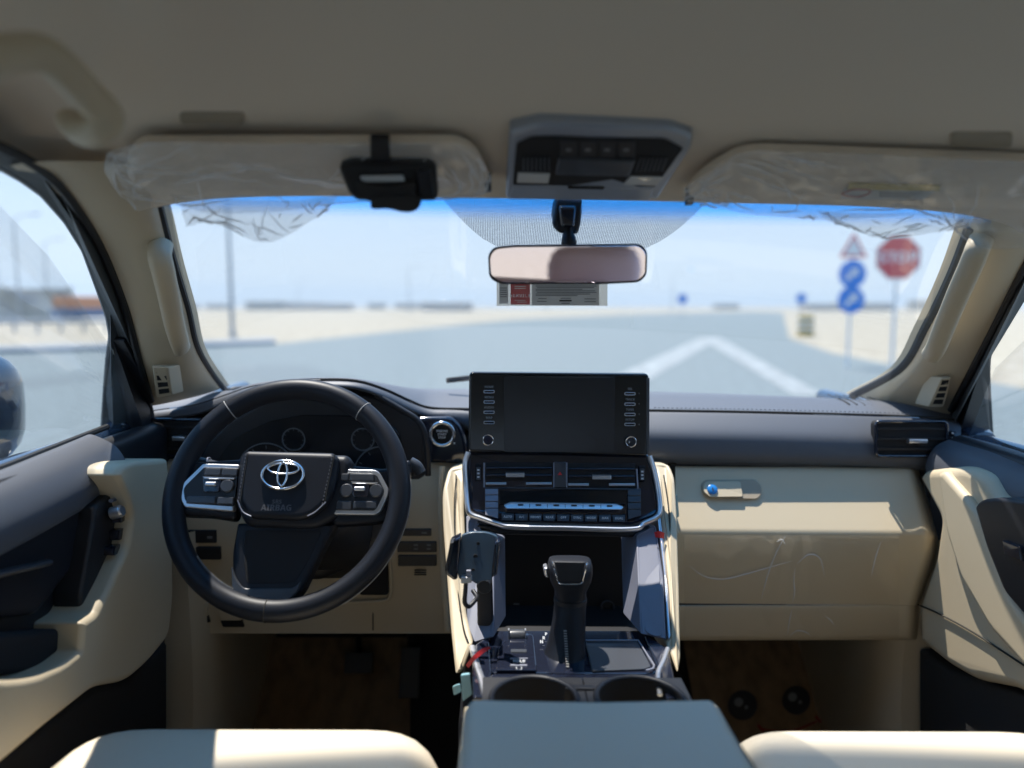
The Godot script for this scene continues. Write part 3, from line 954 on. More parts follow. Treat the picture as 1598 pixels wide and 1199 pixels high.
func driver_panel(o: Node3D):
	# beige panel rising to the dashboard end, with the armrest running back
	var ol := [[184, 742, 3], [190, 728, 8], [206, 721, 8], [262, 716, 2], [268, 770, 8], [272, 930, 20], [265, 993, 14], [232, 1035, 20], [198, 1064, 14], [148, 1073, 14], [70, 1135, 10], [0, 1195, 5], [-160, 1300, 2], [-160, 1080, 2], [-30, 1062, 10], [30, 1062, 14], [62, 1056, 14], [104, 1036, 10], [128, 1016, 4], [131, 972, 4], [152, 957, 6], [178, 905, 8], [201, 853, 8], [208, 806, 8], [199, 774, 6]]
	var pn := part(o, "beige_panel", slab(ptx(rnd(ol, 8), -0.700), Vector3(-0.075, 0, 0), 0.010, 5), M.beige)
	# dark recess with window switches
	part(o, "switch_panel", slab(ptx(rnd([[150, 790], [176, 768], [200, 772, 5], [207, 806, 6], [198, 853], [150, 952], [128, 972], [126, 930], [140, 850]], 6), -0.728), Vector3(-0.04, 0, 0), 0.006, 3), M.black)
	var ring := part(o, "switch_bezel", tube(curve(ptx([[172, 782], [194, 777], [203, 800], [197, 845], [172, 902], [150, 945]], -0.722), 5), 0.0032, 8), M.satin)
	for q in [[184, 806, 0.016], [182, 833, 0.016], [174, 858, 0.013]]:
		part(ring, "switch", xf(at(PX(q[0], q[1], -0.722)), block(Vector3(0.018, q[2], 0.026), 0.004)), M.gloss)
	part(ring, "mirror_knob", xf(at(PX(180, 800, -0.715)), lathe([[0.0, 0.012], [0.008, 0.012], [0.010, 0.009], [0.010, -0.006]], 16, Vector3(1, 0.3, 0).normalized())), M.silver)
	# pull cup and handle
	part(o, "armrest_cup", slab(ptx(rnd([[-160, 1000], [60, 985], [122, 978], [127, 1014], [104, 1032], [60, 1052], [-160, 1060]], 8), -0.735), Vector3(-0.04, 0, 0), 0.008, 3), M.matte)
	part(o, "door_handle", tube(curve(ptx([[-40, 905], [10, 893], [50, 884], [74, 878]], -0.745), 5), 0.008, 10, false, 0.6), M.graykey)
	part(o, "trim_insert", slab(ptx(rnd([[-160, 830], [60, 790], [140, 768], [150, 800], [120, 880], [60, 960], [-160, 985]], 12), -0.752), Vector3(-0.03, 0, 0), 0.01, 3), M.leather)
	part(o, "lower_carpet", slab(ptx(rnd([[-160, 1300], [0, 1195], [148, 1074], [198, 1066], [262, 1000], [262, 1240], [100, 1400]], 6), -0.745), Vector3(-0.03, 0, 0), 0.01), M.carpet)
	# wing mirror outside the glass
	var c := P(-104, 645, 1.33)
	var rows := []
	for k in 11:
		var t := k / 10.0
		var w := sqrt(maxf(0.0, 1.0 - pow(absf(t * 2.0 - 1.0), 3.2)))
		var r := []
		for i in 24:
			var a := TAU * i / 24.0
			var ca := cos(a)
			var sa := sin(a)
			var rx := 0.125 * signf(ca) * pow(absf(ca), 0.6)
			var ry := 0.112 * signf(sa) * pow(absf(sa), 0.6)
			var bulge := 1.0 - 0.6 * pow(t, 4.0)
			r.append(c + Vector3(rx * bulge, ry * bulge + 0.004, 0.03 - t * 0.17))
		rows.append(r)
	var wm := part(o, "wing_mirror", cat3([grid(rows, true), fan(rows[-1])]), M.navy, 50.0)
	var rim := []
	for p in rows[0]: rim.append(p + Vector3(0, 0, 0.002))
	part(wm, "mirror_rim", tube(rim, 0.007, 8, true), M.black)
	var mg := []
	for p in rows[0]: mg.append(c + (p - c) * Vector3(0.95, 0.94, 0) + Vector3(0, 0, 0.018))
	part(wm, "mirror_glass", slab(mg, Vector3(0.002, 0, -0.006)), M.mirror)
	part(wm, "mirror_foot", slab(pts(rnd([[-40, 726], [50, 722], [78, 704], [92, 712], [78, 738], [20, 775], [-40, 790]], 6), 1.42), Vector3(0, 0, -0.07), 0.012, 3), M.navy)
func passenger_panel(o: Node3D):
	# broad beige panel; its raised edge sweeps down from the dashboard end
	var ol := [[1432, 746, 6], [1440, 733, 6], [1503, 727, 12], [1534, 740, 14], [1560, 776, 10], [1720, 840, 2], [1720, 1130, 2], [1598, 1083, 6], [1579, 1074, 6], [1518, 1062, 14], [1480, 1040, 12], [1434, 1003, 8], [1432, 945, 8], [1458, 870, 14], [1466, 810, 10]]
	var pn := part(o, "beige_panel", slab(ptx(rnd(ol, 8), 0.722), Vector3(0.075, 0, 0), 0.018, 5), M.beige)
	part(pn, "panel_seam", tube(curve([PX(1433, 944, 0.7195), PX(1465, 958, 0.7195), PX(1520, 988, 0.7195), PX(1600, 1040, 0.7195)], 5), 0.0016, 6), M.seam)
	# raised facet that follows the edge of the dark insert down to the armrest
	part(pn, "armrest_facet", slab(ptx(rnd([[1462, 738, 3], [1470, 735, 4], [1503, 772, 8], [1526, 800, 8], [1546, 860, 10], [1572, 930, 10], [1606, 975, 8], [1720, 1066, 2], [1720, 1105, 2], [1600, 1046, 10], [1545, 985, 14], [1498, 905, 14], [1474, 830, 12]], 8), 0.708), Vector3(0.03, 0, 0), 0.012, 6), M.beige, 60.0)
	part(o, "trim_insert", slab(ptx(rnd([[1519, 790, 8], [1530, 779, 8], [1562, 776, 6], [1720, 800, 2], [1720, 1060, 2], [1598, 962, 10], [1566, 925, 12], [1538, 855, 12]], 8), 0.700), Vector3(0.06, 0, 0), 0.008, 3), M.black)
	part(o, "window_switch", slab(ptx(rnd([[1562, 842], [1590, 852], [1596, 878], [1566, 866]], 4), 0.692), Vector3(0.02, 0, 0), 0.004, 2), M.gloss)
	part(o, "lower_carpet", slab(ptx(rnd([[1433, 1010], [1480, 1046], [1580, 1080], [1720, 1140], [1720, 1320], [1433, 1200]], 6), 0.742), Vector3(0.03, 0, 0), 0.01), M.carpet)

# ================= dashboard =================
func vent(parent: Node3D, x0: float, y0: float, x1: float, y1: float, d: float, slats: int, knob_px: Array, wheel_px: Array):
	# a framed opening with blades, a sliding tab and a thumb wheel
	var fr := part(parent, "air_vent", cat3([slab(pts(box_px(x0, y0, x1, y1, 8), d + 0.005), Vector3(0, 0, -0.02), 0.0, 1)]), M.matte)
	part(fr, "vent_frame", tube(pts(box_px(x0, y0, x1, y1, 8), d), 0.0032, 8, true), M.gloss)
	for k in slats:
		var y := lerpf(y0, y1, (k + 0.7) / (slats + 0.4))
		var a := P(x0 + 3, y, d)
		var b := P(x1 - 3, y, d)
		var bl := []
		for q in [[0.0, 0.0015], [0.004, 0.001], [0.022, -0.006], [0.022, -0.008], [0.0, -0.0015]]: bl.append(Vector3(0, q[1], -q[0]))
		part(fr, "blade", slab(moved(bl, at(a)), b - a), M.black)
	if knob_px.size(): part(fr, "tab", xf(at(P(knob_px[0], knob_px[1], d - 0.001)), block(Vector3(knob_px[2] * d / F, 0.0085, 0.014), 0.002)), M.silver)
	if wheel_px.size():
		var w := part(fr, "thumb_wheel", xf(at(P(wheel_px[0], wheel_px[1], d + 0.008), Basis(Vector3.BACK, PI / 2)), lathe([[0.0, -0.005], [0.014, -0.005], [0.015, -0.003], [0.015, 0.003], [0.014, 0.005], [0.0, 0.005]], 20)), M.graykey)
		for k in 3: part(w, "mark", xf(at(P(wheel_px[0], wheel_px[1] - 8 + k * 8, d - 0.0075)), block(Vector3(0.004, 0.003, 0.001))), M.print)
func dashboard():
	var o := thing("dashboard", "dark-topped dashboard with beige lower half across the cabin", "dashboard", R(0, -0.70, 1.6))
	# top pad: from the foot of the windscreen to the stitched front line
	var xs := [188, 240, 300, 345, 390, 440, 500, 556, 600, 640, 672, 735, 870, 1014, 1150, 1300, 1400, 1450, 1510]
	var ly := [652, 640, 632, 618, 603, 596, 593, 595, 608, 626, 637, 639, 640, 641, 643, 646.5, 649.5, 652, 658]
	var ld := [1.50, 1.50, 1.495, 1.46, 1.43, 1.415, 1.41, 1.415, 1.44, 1.475, 1.49, 1.50, 1.50, 1.50, 1.50, 1.50, 1.50, 1.50, 1.50]
	var r0 := []
	var r1 := []
	var r2 := []
	var r3 := []
	var r4 := []
	for i in xs.size():
		var f := P(xs[i], ly[i], ld[i])
		var x: float = f.x
		var side := absf(x) / 0.75
		var back := 1.80 - 0.16 * side * side
		r0.append(R(x * 1.05, -0.235, back + 0.03))
		r1.append(R(x * 1.03, -0.198, back - 0.03))
		r2.append(Vector3(x, lerpf(f.y, EY - 0.19, 0.55) + 0.004, -lerpf(ld[i], back, 0.5)))
		r3.append(Vector3(x, f.y + 0.0025, -ld[i] - 0.02))
		r4.append(f)
	part(o, "top_pad", patch([r0, r1, r2, r3, r4], 4, 4), M.dash, 55.0)
	var sl := []
	for i in range(6, xs.size()): sl.append(r4[i] + Vector3(0, 0.001, 0.0))
	part(o, "pad_seam", tube(curve(sl, 4), 0.0022, 6), M.seam)
	# stitches along the passenger seam
	var stp := PackedVector3Array()
	for k in 60:
		var px := 1022.0 + k * 6.9
		var y := table([[1014, 641], [1150, 643], [1300, 646.5], [1400, 649.5], [1450, 652]], px)
		stp.append_array(xf(at(P(px, y - 4.5, 1.505)), block(Vector3(0.0045, 0.0012, 0.0012))))
	var ss := part(o, "stitching", stp, M.stitchdark)
	ss.set_meta("kind", "stuff")
	# front pad on the passenger side
	var fr := []
	var prof := [[0.0, 0.0, 0.0], [0.08, 0.010, 4], [0.4, 0.046, 32], [0.7, 0.056, 54], [0.93, 0.054, 74], [1.0, 0.025, 81], [1.0, -0.03, 82]]
	for q in prof:
		var r := []
		for px in [1000, 1014, 1150, 1300, 1370, 1440, 1500]:
			var y := table([[1000, 641], [1014, 641], [1150, 643], [1300, 646.5], [1400, 649.5], [1450, 652], [1510, 658]], px)
			r.append(P(px, y + 1.5 + q[2] * (1.0 if px < 1480 else 0.9), 1.50 - q[1]))
		fr.append(r)
	part(o, "front_pad", patch(fr, 5, 5), M.dash, 55.0)
	# driver's side: the band that sweeps over the instrument hood
	var dx := [188, 240, 300, 345, 390, 440, 500, 556, 600, 640, 668, 700, 738]
	var dy := [652, 640, 632, 618, 603, 596, 593, 595, 608, 626, 636, 638, 639]
	var dh := [14, 15, 15, 14, 13, 12, 11, 11, 13, 15, 14, 14, 34]
	var band := []
	for q in [[0.0, 0.0], [0.25, 0.010], [0.75, 0.016], [1.0, 0.010], [1.08, -0.03], [1.06, -0.09]]:
		var r := []
		for i in dx.size():
			var dd := table([[188, 1.50], [300, 1.495], [345, 1.46], [390, 1.43], [440, 1.415], [500, 1.41], [556, 1.415], [600, 1.44], [640, 1.475], [672, 1.49], [740, 1.50]], dx[i])
			r.append(P(dx[i], dy[i] + 1.5 + dh[i] * q[0], dd - q[1]))
		band.append(r)
	part(o, "hood_band", patch(band, 4, 4), M.dash, 55.0)
	# black face under the band, down to the knee panel
	part(o, "black_face", slab(pts([[195, 648], [330, 640], [420, 618], [560, 612], [610, 628], [660, 650], [735, 652], [735, 726], [600, 800], [330, 800], [262, 722], [195, 722]], 1.53), Vector3(0, 0, -0.02)), M.matte)
	vent(o, 222, 655, 318, 712, 1.47, 3, [280, 684, 20], [216, 684])
	vent(o, 1367, 658, 1478, 712, 1.434, 3, [1431, 688, 30], [1487, 684])
	# instrument cluster
	var cl := part(o, "instrument_cluster", slab(pts(rnd([[300, 760], [312, 700], [345, 660], [410, 622], [480, 610], [570, 612], [608, 626], [656, 654], [666, 678], [669, 742], [640, 784], [560, 806], [330, 806]], 14), 1.46), Vector3(0, 0, -0.06), 0.012, 3), M.black)
	part(cl, "hood_edge", tube(curve(pts([[586, 616, 1.425], [622, 637, 1.425], [650, 655, 1.425], [662, 676, 1.425], [667, 710, 1.43], [668, 742, 1.435]], null), 5), 0.006, 10), M.black)
	part(cl, "cluster_glass", slab(pts(rnd([[337, 742], [342, 712], [366, 684], [420, 658], [470, 648], [585, 650], [622, 672], [634, 742], [620, 780], [345, 780]], 12), 1.454), Vector3(0, 0, -0.003), 0.001, 1), M.panel_glass)
	for q in [[416, 736, 45], [458, 686, 17.5], [566, 686, 17.5], [596, 740, 44]]:
		var ring := []
		var c := P(q[0], q[1], 1.4525)
		for p in circle(q[2] * 1.4525 / F, 48): ring.append(c + p)
		part(cl, "gauge_ring", tube(ring, 0.0011, 6, true), M.dimprint)
		for k in 9:
			var a := PI * 1.2 - k * PI * 1.4 / 8.0
			part(cl, "gauge_tick", xf(at(c + Vector3(cos(a), sin(a), 0) * q[2] * 0.86 * 1.4525 / F, Basis(Vector3.BACK, a)), block(Vector3(0.005 * q[2] / 40.0 + 0.001, 0.0008, 0.0006))), M.dimprint)
	# start button in its glossy surround
	part(o, "button_surround", slab(pts(rnd([[648, 652], [664, 651], [704, 651], [720, 666], [728, 690], [732, 724], [668, 724], [667, 690]], 8), 1.455), Vector3(0, 0, -0.05), 0.008, 4), M.gloss)
	var bc := P(690, 677.5, 1.447)
	var sb := part(o, "start_button", xf(at(bc), lathe([[0.0, 0.004], [0.0185, 0.004], [0.0195, 0.002], [0.0195, -0.01]], 32, Vector3.BACK)), M.screen)
	var rr := []
	for p in circle(0.0225, 40): rr.append(bc + p + Vector3(0, 0, 0.003))
	part(sb, "button_ring", tube(rr, 0.0036, 12, true), M.chrome)
	for k in 3: lettering(sb, "lettering", ["ENGINE", "START", "STOP"][k], at(bc + Vector3(0, 0.0065 - k * 0.0065, 0.0042)), 0.0045, M.print, 0.0003)
	part(o, "key_light", xf(at(P(709, 692, 1.445)), block(Vector3(0.003, 0.003, 0.002))), M.print)
	# beige knee panel on the driver's side with its switch rows
	var kp := part(o, "knee_panel", patch([pts([[255, 716, 1.50], [400, 716, 1.50], [600, 716, 1.50], [740, 716, 1.50]], null), pts([[255, 728, 1.468], [400, 728, 1.468], [600, 728, 1.468], [740, 728, 1.468]], null), pts([[258, 830, 1.445], [400, 830, 1.445], [600, 830, 1.445], [740, 830, 1.445]], null), pts([[264, 975, 1.465], [400, 975, 1.465], [600, 975, 1.465], [740, 975, 1.465]], null), pts([[264, 985, 1.475], [400, 985, 1.475], [600, 985, 1.475], [740, 985, 1.475]], null), pts([[264, 986, 1.56], [400, 986, 1.56], [600, 986, 1.56], [740, 986, 1.56]], null)], 4, 5), M.beige_hard, 50.0)
	for q in [[292, 828, 337, 848], [302, 854, 344, 874], [626, 826, 673, 837], [620, 846, 681, 862.5], [621, 867.5, 681, 884]]:
		var sp := part(kp, "switch_row", slab(pts(box_px(q[0], q[1], q[2], q[3], 1.5), 1.4415), Vector3(0, 0, -0.012), 0.001, 1), M.black)
		if q[1] == 846:
			for x in [649, 669]:
				part(sp, "switch_mark", xf(at(P(x, 851, 1.441)), block(Vector3(0.008, 0.003, 0.0008))), M.dimprint)
				part(sp, "switch_mark", xf(at(P(x, 857, 1.441)), block(Vector3(0.008, 0.003, 0.0008))), M.dimprint)
		elif q[1] == 828: part(sp, "switch_mark", xf(at(P(327, 839, 1.441)), block(Vector3(0.010, 0.005, 0.0008))), M.dimprint)
		elif q[1] == 826: part(sp, "switch_mark", xf(at(P(662, 832, 1.441)), block(Vector3(0.010, 0.003, 0.0008))), M.dimprint)
	for k in 3: part(kp, "sensor_slot", xf(at(P(656, 890 + k * 3.6, 1.445)), block(Vector3(0.024, 0.0018, 0.002))), M.matte)
	part(kp, "open_pocket", slab(pts(box_px(560, 874, 606, 930, 6), 1.4455), Vector3(0, 0, -0.012), 0.003, 2), M.matte)
	part(kp, "pocket_rim", tube(curve(pts([[608, 868], [610, 920], [604, 936], [580, 940], [545, 941]], 1.446), 5), 0.0035, 8), M.beige_hard)
	part(kp, "panel_gap", tube(pts([[582, 942], [582, 984]], 1.4625), 0.0014, 6), M.seam)
	for q in [[286, 942, 324, 972], [338, 946, 377, 979]]:
		part(kp, "release_lever", slab(pts([[q[0], q[1]], [q[2], q[1]], [q[2] - 2, q[3] - 10], [q[0] + 6, q[3] - 10]], 1.452), Vector3(0, 0, -0.01), 0.002, 2), M.beige_hard)
		part(kp, "lever_pocket", slab(pts([[q[0] + 6, q[3] - 10], [q[2], q[3] - 10], [q[2] + 3, q[3]], [q[0] + 10, q[3]]], 1.456), Vector3(0, 0, -0.006)), M.matte)
	# glove box
	var gx := [1050, 1120, 1230, 1340, 1405, 1432, 1445]
	var gp := [[728, 1.475, 0, -14], [731, 1.452, 0, -12], [768, 1.424, 0, 0], [815, 1.383, 0, 12], [829, 1.372, 0, 16], [840, 1.371, 0, 18], [870, 1.377, 0, 14], [910, 1.388, 0, 0], [942, 1.397, 0, -10]]
	var gr := []
	for q in gp:
		var r := []
		for i in gx.size():
			var u: float = (gx[i] - 1050.0) / 395.0
			var px: float = lerpf(1054.0, 1446.0 + q[3], u)
			r.append(P(px, q[0] + u * 3.0, q[1] + (0.035 if i == gx.size() - 1 else 0.0)))
		gr.append(r)
	var gb := part(o, "glove_box", patch(gr, 5, 4), M.beige, 55.0)
	var lower := []
	for q in [[944.5, 1.402], [950, 1.397], [985, 1.404], [997, 1.410], [1000, 1.425], [1000, 1.50]]:
		var r := []
		for i in gx.size():
			var u: float = (gx[i] - 1050.0) / 395.0
			r.append(P(lerpf(1056.0, 1434.0, u), q[0] - u * 1.0, q[1] + (0.03 if i == gx.size() - 1 else 0.0)))
		lower.append(r)
	part(o, "lower_panel", patch(lower, 4, 4), M.beige_hard, 50.0)
	part(o, "end_cap", slab(pts(rnd([[1440, 730, 3], [1462, 733], [1474, 800], [1470, 870], [1440, 945], [1436, 1000, 2], [1420, 1000, 2], [1428, 940], [1452, 860], [1456, 800]], 6), 1.47), Vector3(0, 0, -0.05)), M.matte)
	glove_film(o)
	# latch with its blue key barrel
	var lt := part(gb, "latch_recess", slab(pts(rnd([[1095, 758], [1101, 750], [1180, 750], [1188, 759], [1189, 770], [1182, 779], [1107, 778], [1097, 770]], 5), func(_x, y): return table([[748, 1.4345], [780, 1.4085]], y)), Vector3(0, 0, -0.01), 0.0008, 1), M.tan_cap)
	part(lt, "latch_handle", slab(pts(rnd([[1098, 759], [1103, 752.5], [1156, 752], [1160, 776], [1108, 776.5], [1099, 769]], 4), func(_x, y): return table([[748, 1.4305], [780, 1.4045]], y)), Vector3(0, 0, -0.01), 0.0015, 2), M.beige_hard)
	var kc := P(1112, 764, 1.4145)
	var kb := part(lt, "key_barrel", xf(at(kc), lathe([[0.0, 0.0022], [0.0075, 0.002], [0.010, 0.0], [0.010, -0.006]], 24, Vector3(0, 0.55, 0.83).normalized())), M.bluelock)
	part(kb, "key_slot", xf(at(kc + Vector3(0, 0.001, 0.0024), Basis(Vector3.RIGHT, -0.58)), block(Vector3(0.0022, 0.007, 0.001))), M.ink)
	# narrow gap between glove box and console
	part(o, "console_gap", slab(pts([[1046, 724], [1056, 724], [1060, 1002], [1050, 1002]], 1.46), Vector3(0, 0, -0.02)), M.seam)
	# under-dash dark boards
	part(o, "under_cover", patch([[R(-0.72, -0.60, 1.55), R(0.72, -0.60, 1.55)], [R(-0.72, -0.56, 2.04), R(0.72, -0.56, 2.04)]], 1, 1), M.matte)
	# demister slots at the passenger corner of the top pad
	for k in 9:
		var x := 1292.0 + k * 12.0
		part(o, "speaker_slot", tube(curve([P(x, 615.5 + k * 0.6, 1.66), P(x + 22, 624 + k * 0.7, 1.605), P(x + 34, 631 + k * 0.7, 1.565)], 3), 0.0013, 5), M.seam)
func glove_film(o: Node3D):
	# clear wrap still clinging to the glove box, lifted in a few folds
	var rows := []
	for k in 15:
		var y := 836.0 + k * 11.4
		var d := table([[829, 1.372], [840, 1.371], [870, 1.377], [910, 1.388], [942, 1.397], [950, 1.397], [985, 1.404], [997, 1.410]], y)
		var r := []
		for i in 40:
			var px := 1068.0 + i * 8.6
			var fold := 0.0
			for q in [[1215.0, 0.55, 7.0, 0.006], [1236.0, 0.05, 5.0, 0.007], [1268.0, 0.25, 9.0, 0.005], [1160.0, 1.2, 12.0, 0.003]]:
				var c: float = q[0] - (y - 836.0) * q[1] * 0.4 + nz.get_noise_2d(y * 0.03, q[0]) * 14.0
				fold += q[3] * exp(-pow((px - c) / q[2], 2.0))
			r.append(P(px, y, d - 0.003 - fold - 0.0012 * nz.get_noise_2d(px * 0.05, y * 0.05)))
		rows.append(r)
	var f := thing("glove_box_film", "clear creased plastic wrap clinging to the beige glove box", "plastic film", P(1230, 990, 1.40))
	part(f, "film_sheet", grid(rows), M.clingfilm, 60.0)
	for q in [[[1076, 884], [1100, 900], [1130, 904], [1165, 896], [1200, 886], [1236, 876]], [[1241, 886], [1239, 905], [1240, 925], [1237, 940]], [[1226, 836], [1214, 858], [1203, 884], [1194, 912], [1188, 936]], [[1244, 880], [1262, 866], [1280, 872], [1287, 900]], [[1236, 952], [1232, 970], [1229, 990]], [[1288, 962], [1296, 968], [1302, 976]], [[1232, 993], [1244, 985], [1258, 987], [1266, 994]], [[1212, 846], [1220, 842], [1226, 850]], [[1375, 846], [1366, 872], [1360, 900]]]:
		var path := []
		var rad := []
		var c := curve(pts(q, func(_x, y): return table([[829, 1.372], [840, 1.371], [870, 1.377], [910, 1.388], [942, 1.397], [950, 1.397], [985, 1.404], [997, 1.410]], y) - 0.0075), 5)
		for k in c.size():
			path.append(c[k])
			rad.append(0.0002 + 0.0010 * sin(PI * k / (c.size() - 1.0)))
		part(f, "fold_crease", tube(path, rad, 5), M.film_fold)

# ================= infotainment display =================
func display_unit():
	var o := thing("infotainment_display", "black tablet-like display with side buttons standing on the dashboard", "display", P(872, 706, 1.345))
	var d := 1.33
	var dd := func(_x, y): return table([[578, 1.345], [712, 1.322]], y)
	part(o, "housing", slab(pts(rnd([[732, 581], [1013, 583.5], [1012.5, 712], [730.5, 706.5]], 7), dd), Vector3(0, 0, -0.03), 0.004, 3, 0.006), M.screen)
	part(o, "side_trim", slab(pts([[1009.5, 590], [1014, 590], [1013.5, 708], [1009.5, 708]], func(x, y): return dd.call(x, y) - 0.0015), Vector3(0, 0, -0.02), 0.001, 1), M.graykey)
	part(o, "screen_glass", slab(pts(box_px(787, 588.5, 959, 706, 1), func(x, y): return dd.call(x, y) - 0.0015), Vector3(0, 0, -0.002), 0.0004, 1), M.panel_glass)
	var names := ["HOME", "MENU", "AUDIO", "MAP", "TEL", "TRACK", "TUNE", "SETUP"]
	for k in 8:
		var x := 763.2 if k < 4 else 983.2
		var y: float = [611.5, 627.6, 643.6, 659.6, 614.7, 631.0, 647.0, 662.6][k]
		var z: float = dd.call(x, y)
		var ol := pts(box_px(x - 8, y - 1.9, x + 8, y + 1.9, 1.4), z - 0.0022)
		var b := part(o, "button", slab(ol, Vector3(0, 0, -0.003), 0.0006, 1), M.screen)
		part(b, "button_rim", tube(ol, 0.00065, 6, true), M.silver)
		lettering(o, "lettering", names[k], at(P(x, y - 7.5, z - 0.001)), 0.0042, M.fineprint, 0.0002)
	for q in [[761.7, 685.6], [983.6, 688.4]]:
		var c := P(q[0], q[1], dd.call(q[0], q[1]))
		var k := part(o, "knob", xf(at(c), lathe([[0.0, 0.010], [0.0078, 0.010], [0.0086, 0.009], [0.009, 0.0], [0.009, -0.004]], 28, Vector3.BACK)), M.gloss)
		var rr := []
		for p in circle(0.0092, 36): rr.append(c + p + Vector3(0, 0, 0.0085))
		part(k, "knob_ring", tube(rr, 0.0011, 8, true), M.chrome)
	part(o, "knob_mark", xf(at(P(980.5, 688.4, dd.call(980, 688)) + Vector3(0, 0, 0.0104)), block(Vector3(0.0016, 0.0034, 0.0005))), M.print)
	for k in 4: part(o, "indicator", xf(at(P(997.5, 614.2 + k * 16.2, 1.337 - k * 0.0028)), block(Vector3(0.0012, 0.0024, 0.0008))), M.dimprint)

# ================= centre stack with vents and climate keys =================
func stack_d(_x: float, y: float) -> float:
	return table([[700, 1.335], [760, 1.315], [830, 1.268]], y)
func centre_stack():
	var o := thing("climate_panel", "glossy navy climate panel with two vents and silver lower trim", "climate panel", P(876, 826, 1.30))
	var ol := [[732, 704, 4], [1014, 711, 4], [1021, 735, 8], [1030, 790, 6], [1026, 806, 8], [985, 821, 6], [780, 816, 6], [738, 802, 8], [730, 792, 6], [725, 730, 8]]
	part(o, "fascia", slab(pts(rnd(ol, 6), stack_d), Vector3(0, 0, -0.06), 0.006, 3), M.gloss)
	var near := func(x, y): return stack_d(x, y) - 0.006
	# bright trim round the sides and bottom
	var tr := [[731, 706], [725.5, 724], [727, 760], [730, 793], [735, 803], [750, 809], [778, 818.5], [800, 822.5], [880, 824], [985, 826], [1005, 817], [1024, 808], [1030, 797], [1028, 770], [1021, 735], [1013.5, 712]]
	part(o, "silver_trim", tube(curve(pts(tr, near), 5), 0.0055, 10, false, 0.9), M.silver)
	part(o, "trim_foot", slab(pts(rnd([[744, 812], [779, 822], [800, 826], [982, 829.5], [1010, 818], [1018, 826], [986, 840], [780, 836], [742, 824]], 4), func(x, y): return stack_d(x, y) + 0.012), Vector3(0, 0, -0.05), 0.006, 3), M.black)
	# vents
	for q in [[757, 722.5, 862, 760], [886, 724, 992, 762]]:
		var f := part(o, "air_vent", slab(pts(box_px(q[0], q[1], q[2], q[3], 2), func(x, y): return stack_d(x, y) - 0.0065), Vector3(0, 0, -0.004), 0.0, 1), M.matte)
		for k in 3:
			var y: float = [731.0, 742.5, 755.5][k] + (1.5 if q[0] > 800 else 0.0)
			if k < 2:
				part(f, "blade", slab(pts([[q[0] + 1, y - 1.2], [q[2] - 1, y - 1.2], [q[2] - 1, y + 1.2], [q[0] + 1, y + 1.2]], func(x, yy): return stack_d(x, yy) - 0.0095), Vector3(0, 0, -0.004), 0.0006, 1), M.gloss)
			else:
				for h in [[q[0] + 1, q[0] + 33], [q[2] - 41, q[2] - 1]]:
					part(f, "blade", slab(pts([[h[0], y - 1.8], [h[1], y - 1.8], [h[1], y + 1.8], [h[0], y + 1.8]], func(x, yy): return stack_d(x, yy) - 0.0105), Vector3(0, 0, -0.005), 0.0008, 1), M.silver)
		var kx := 804.0 if q[0] < 800 else 939.5
		var ky := 742.0 if q[0] < 800 else 745.5
		part(f, "tab", slab(pts(box_px(kx - 14.5, ky - 3.2, kx + 14.5, ky + 3.2, 1), func(x, yy): return stack_d(x, yy) - 0.014), Vector3(0, 0, -0.010), 0.0012, 2), M.silver)
		part(f, "vent_edge", tube(pts([[q[0] - 1.5, q[1]], [q[0] - 1.5, q[3] + 1]], func(x, yy): return stack_d(x, yy) - 0.0075) if q[0] < 800 else pts([[q[2] + 1.5, q[1] + 8], [q[2] + 3.5, q[3] + 1]], func(x, yy): return stack_d(x, yy) - 0.0075), 0.0016, 8), M.satin)
	part(o, "vent_ledge", slab(pts([[757, 760.5], [1000, 763.5], [1000, 765.5], [757, 762.5]], func(x, y): return stack_d(x, y) - 0.009), Vector3(0, 0, -0.006), 0.0008, 1), M.graykey)
	# hazard key
	var hz := part(o, "hazard_key", slab(pts(box_px(865, 722, 883.5, 761, 2), func(x, y): return stack_d(x, y) - 0.0105), Vector3(0, 0, -0.006), 0.0012, 2), M.graykey)
	part(hz, "red_triangle", slab(pts([[870.5, 741.5], [874, 736.5], [877.5, 741.5]], func(x, y): return stack_d(x, y) - 0.0112), Vector3(0, 0, -0.0006)), M.red)
	for x in [864.2, 884.6]: part(hz, "edge_strip", tube(pts([[x, 722], [x, 761]], func(_x, y): return stack_d(_x, y) - 0.0095), 0.0009, 6), M.satin)
	# thumb wheels
	for q in [[746.5, 724.5, 750.5], [1002.5, 727, 750.5]]:
		var w := part(o, "thumb_wheel", slab(pts(box_px(q[0] - 4.6, q[1], q[0] + 4.6, q[2], 1), func(x, y): return stack_d(x, y) - 0.0068), Vector3(0, 0, -0.003), 0.0, 1), M.matte)
		part(w, "wheel_face", slab(pts(box_px(q[0] - 3.2, q[1] + 5, q[0] + 3.2, q[2] - 1, 1), func(x, y): return stack_d(x, y) - 0.009), Vector3(0, 0, -0.003), 0.0012, 2), M.graykey)
		for k in 3: part(w, "mark", slab(pts(box_px(q[0] - 1.8, q[1] + 8 + k * 5.5, q[0] + 1.8, q[1] + 10.5 + k * 5.5), func(x, y): return stack_d(x, y) - 0.0098), Vector3(0, 0, -0.0006)), M.print)
	# climate section
	part(o, "climate_window", slab(pts(box_px(780, 764, 977, 787, 1), func(x, y): return stack_d(x, y) - 0.0072), Vector3(0, 0, -0.003), 0.0006, 1), M.screen)
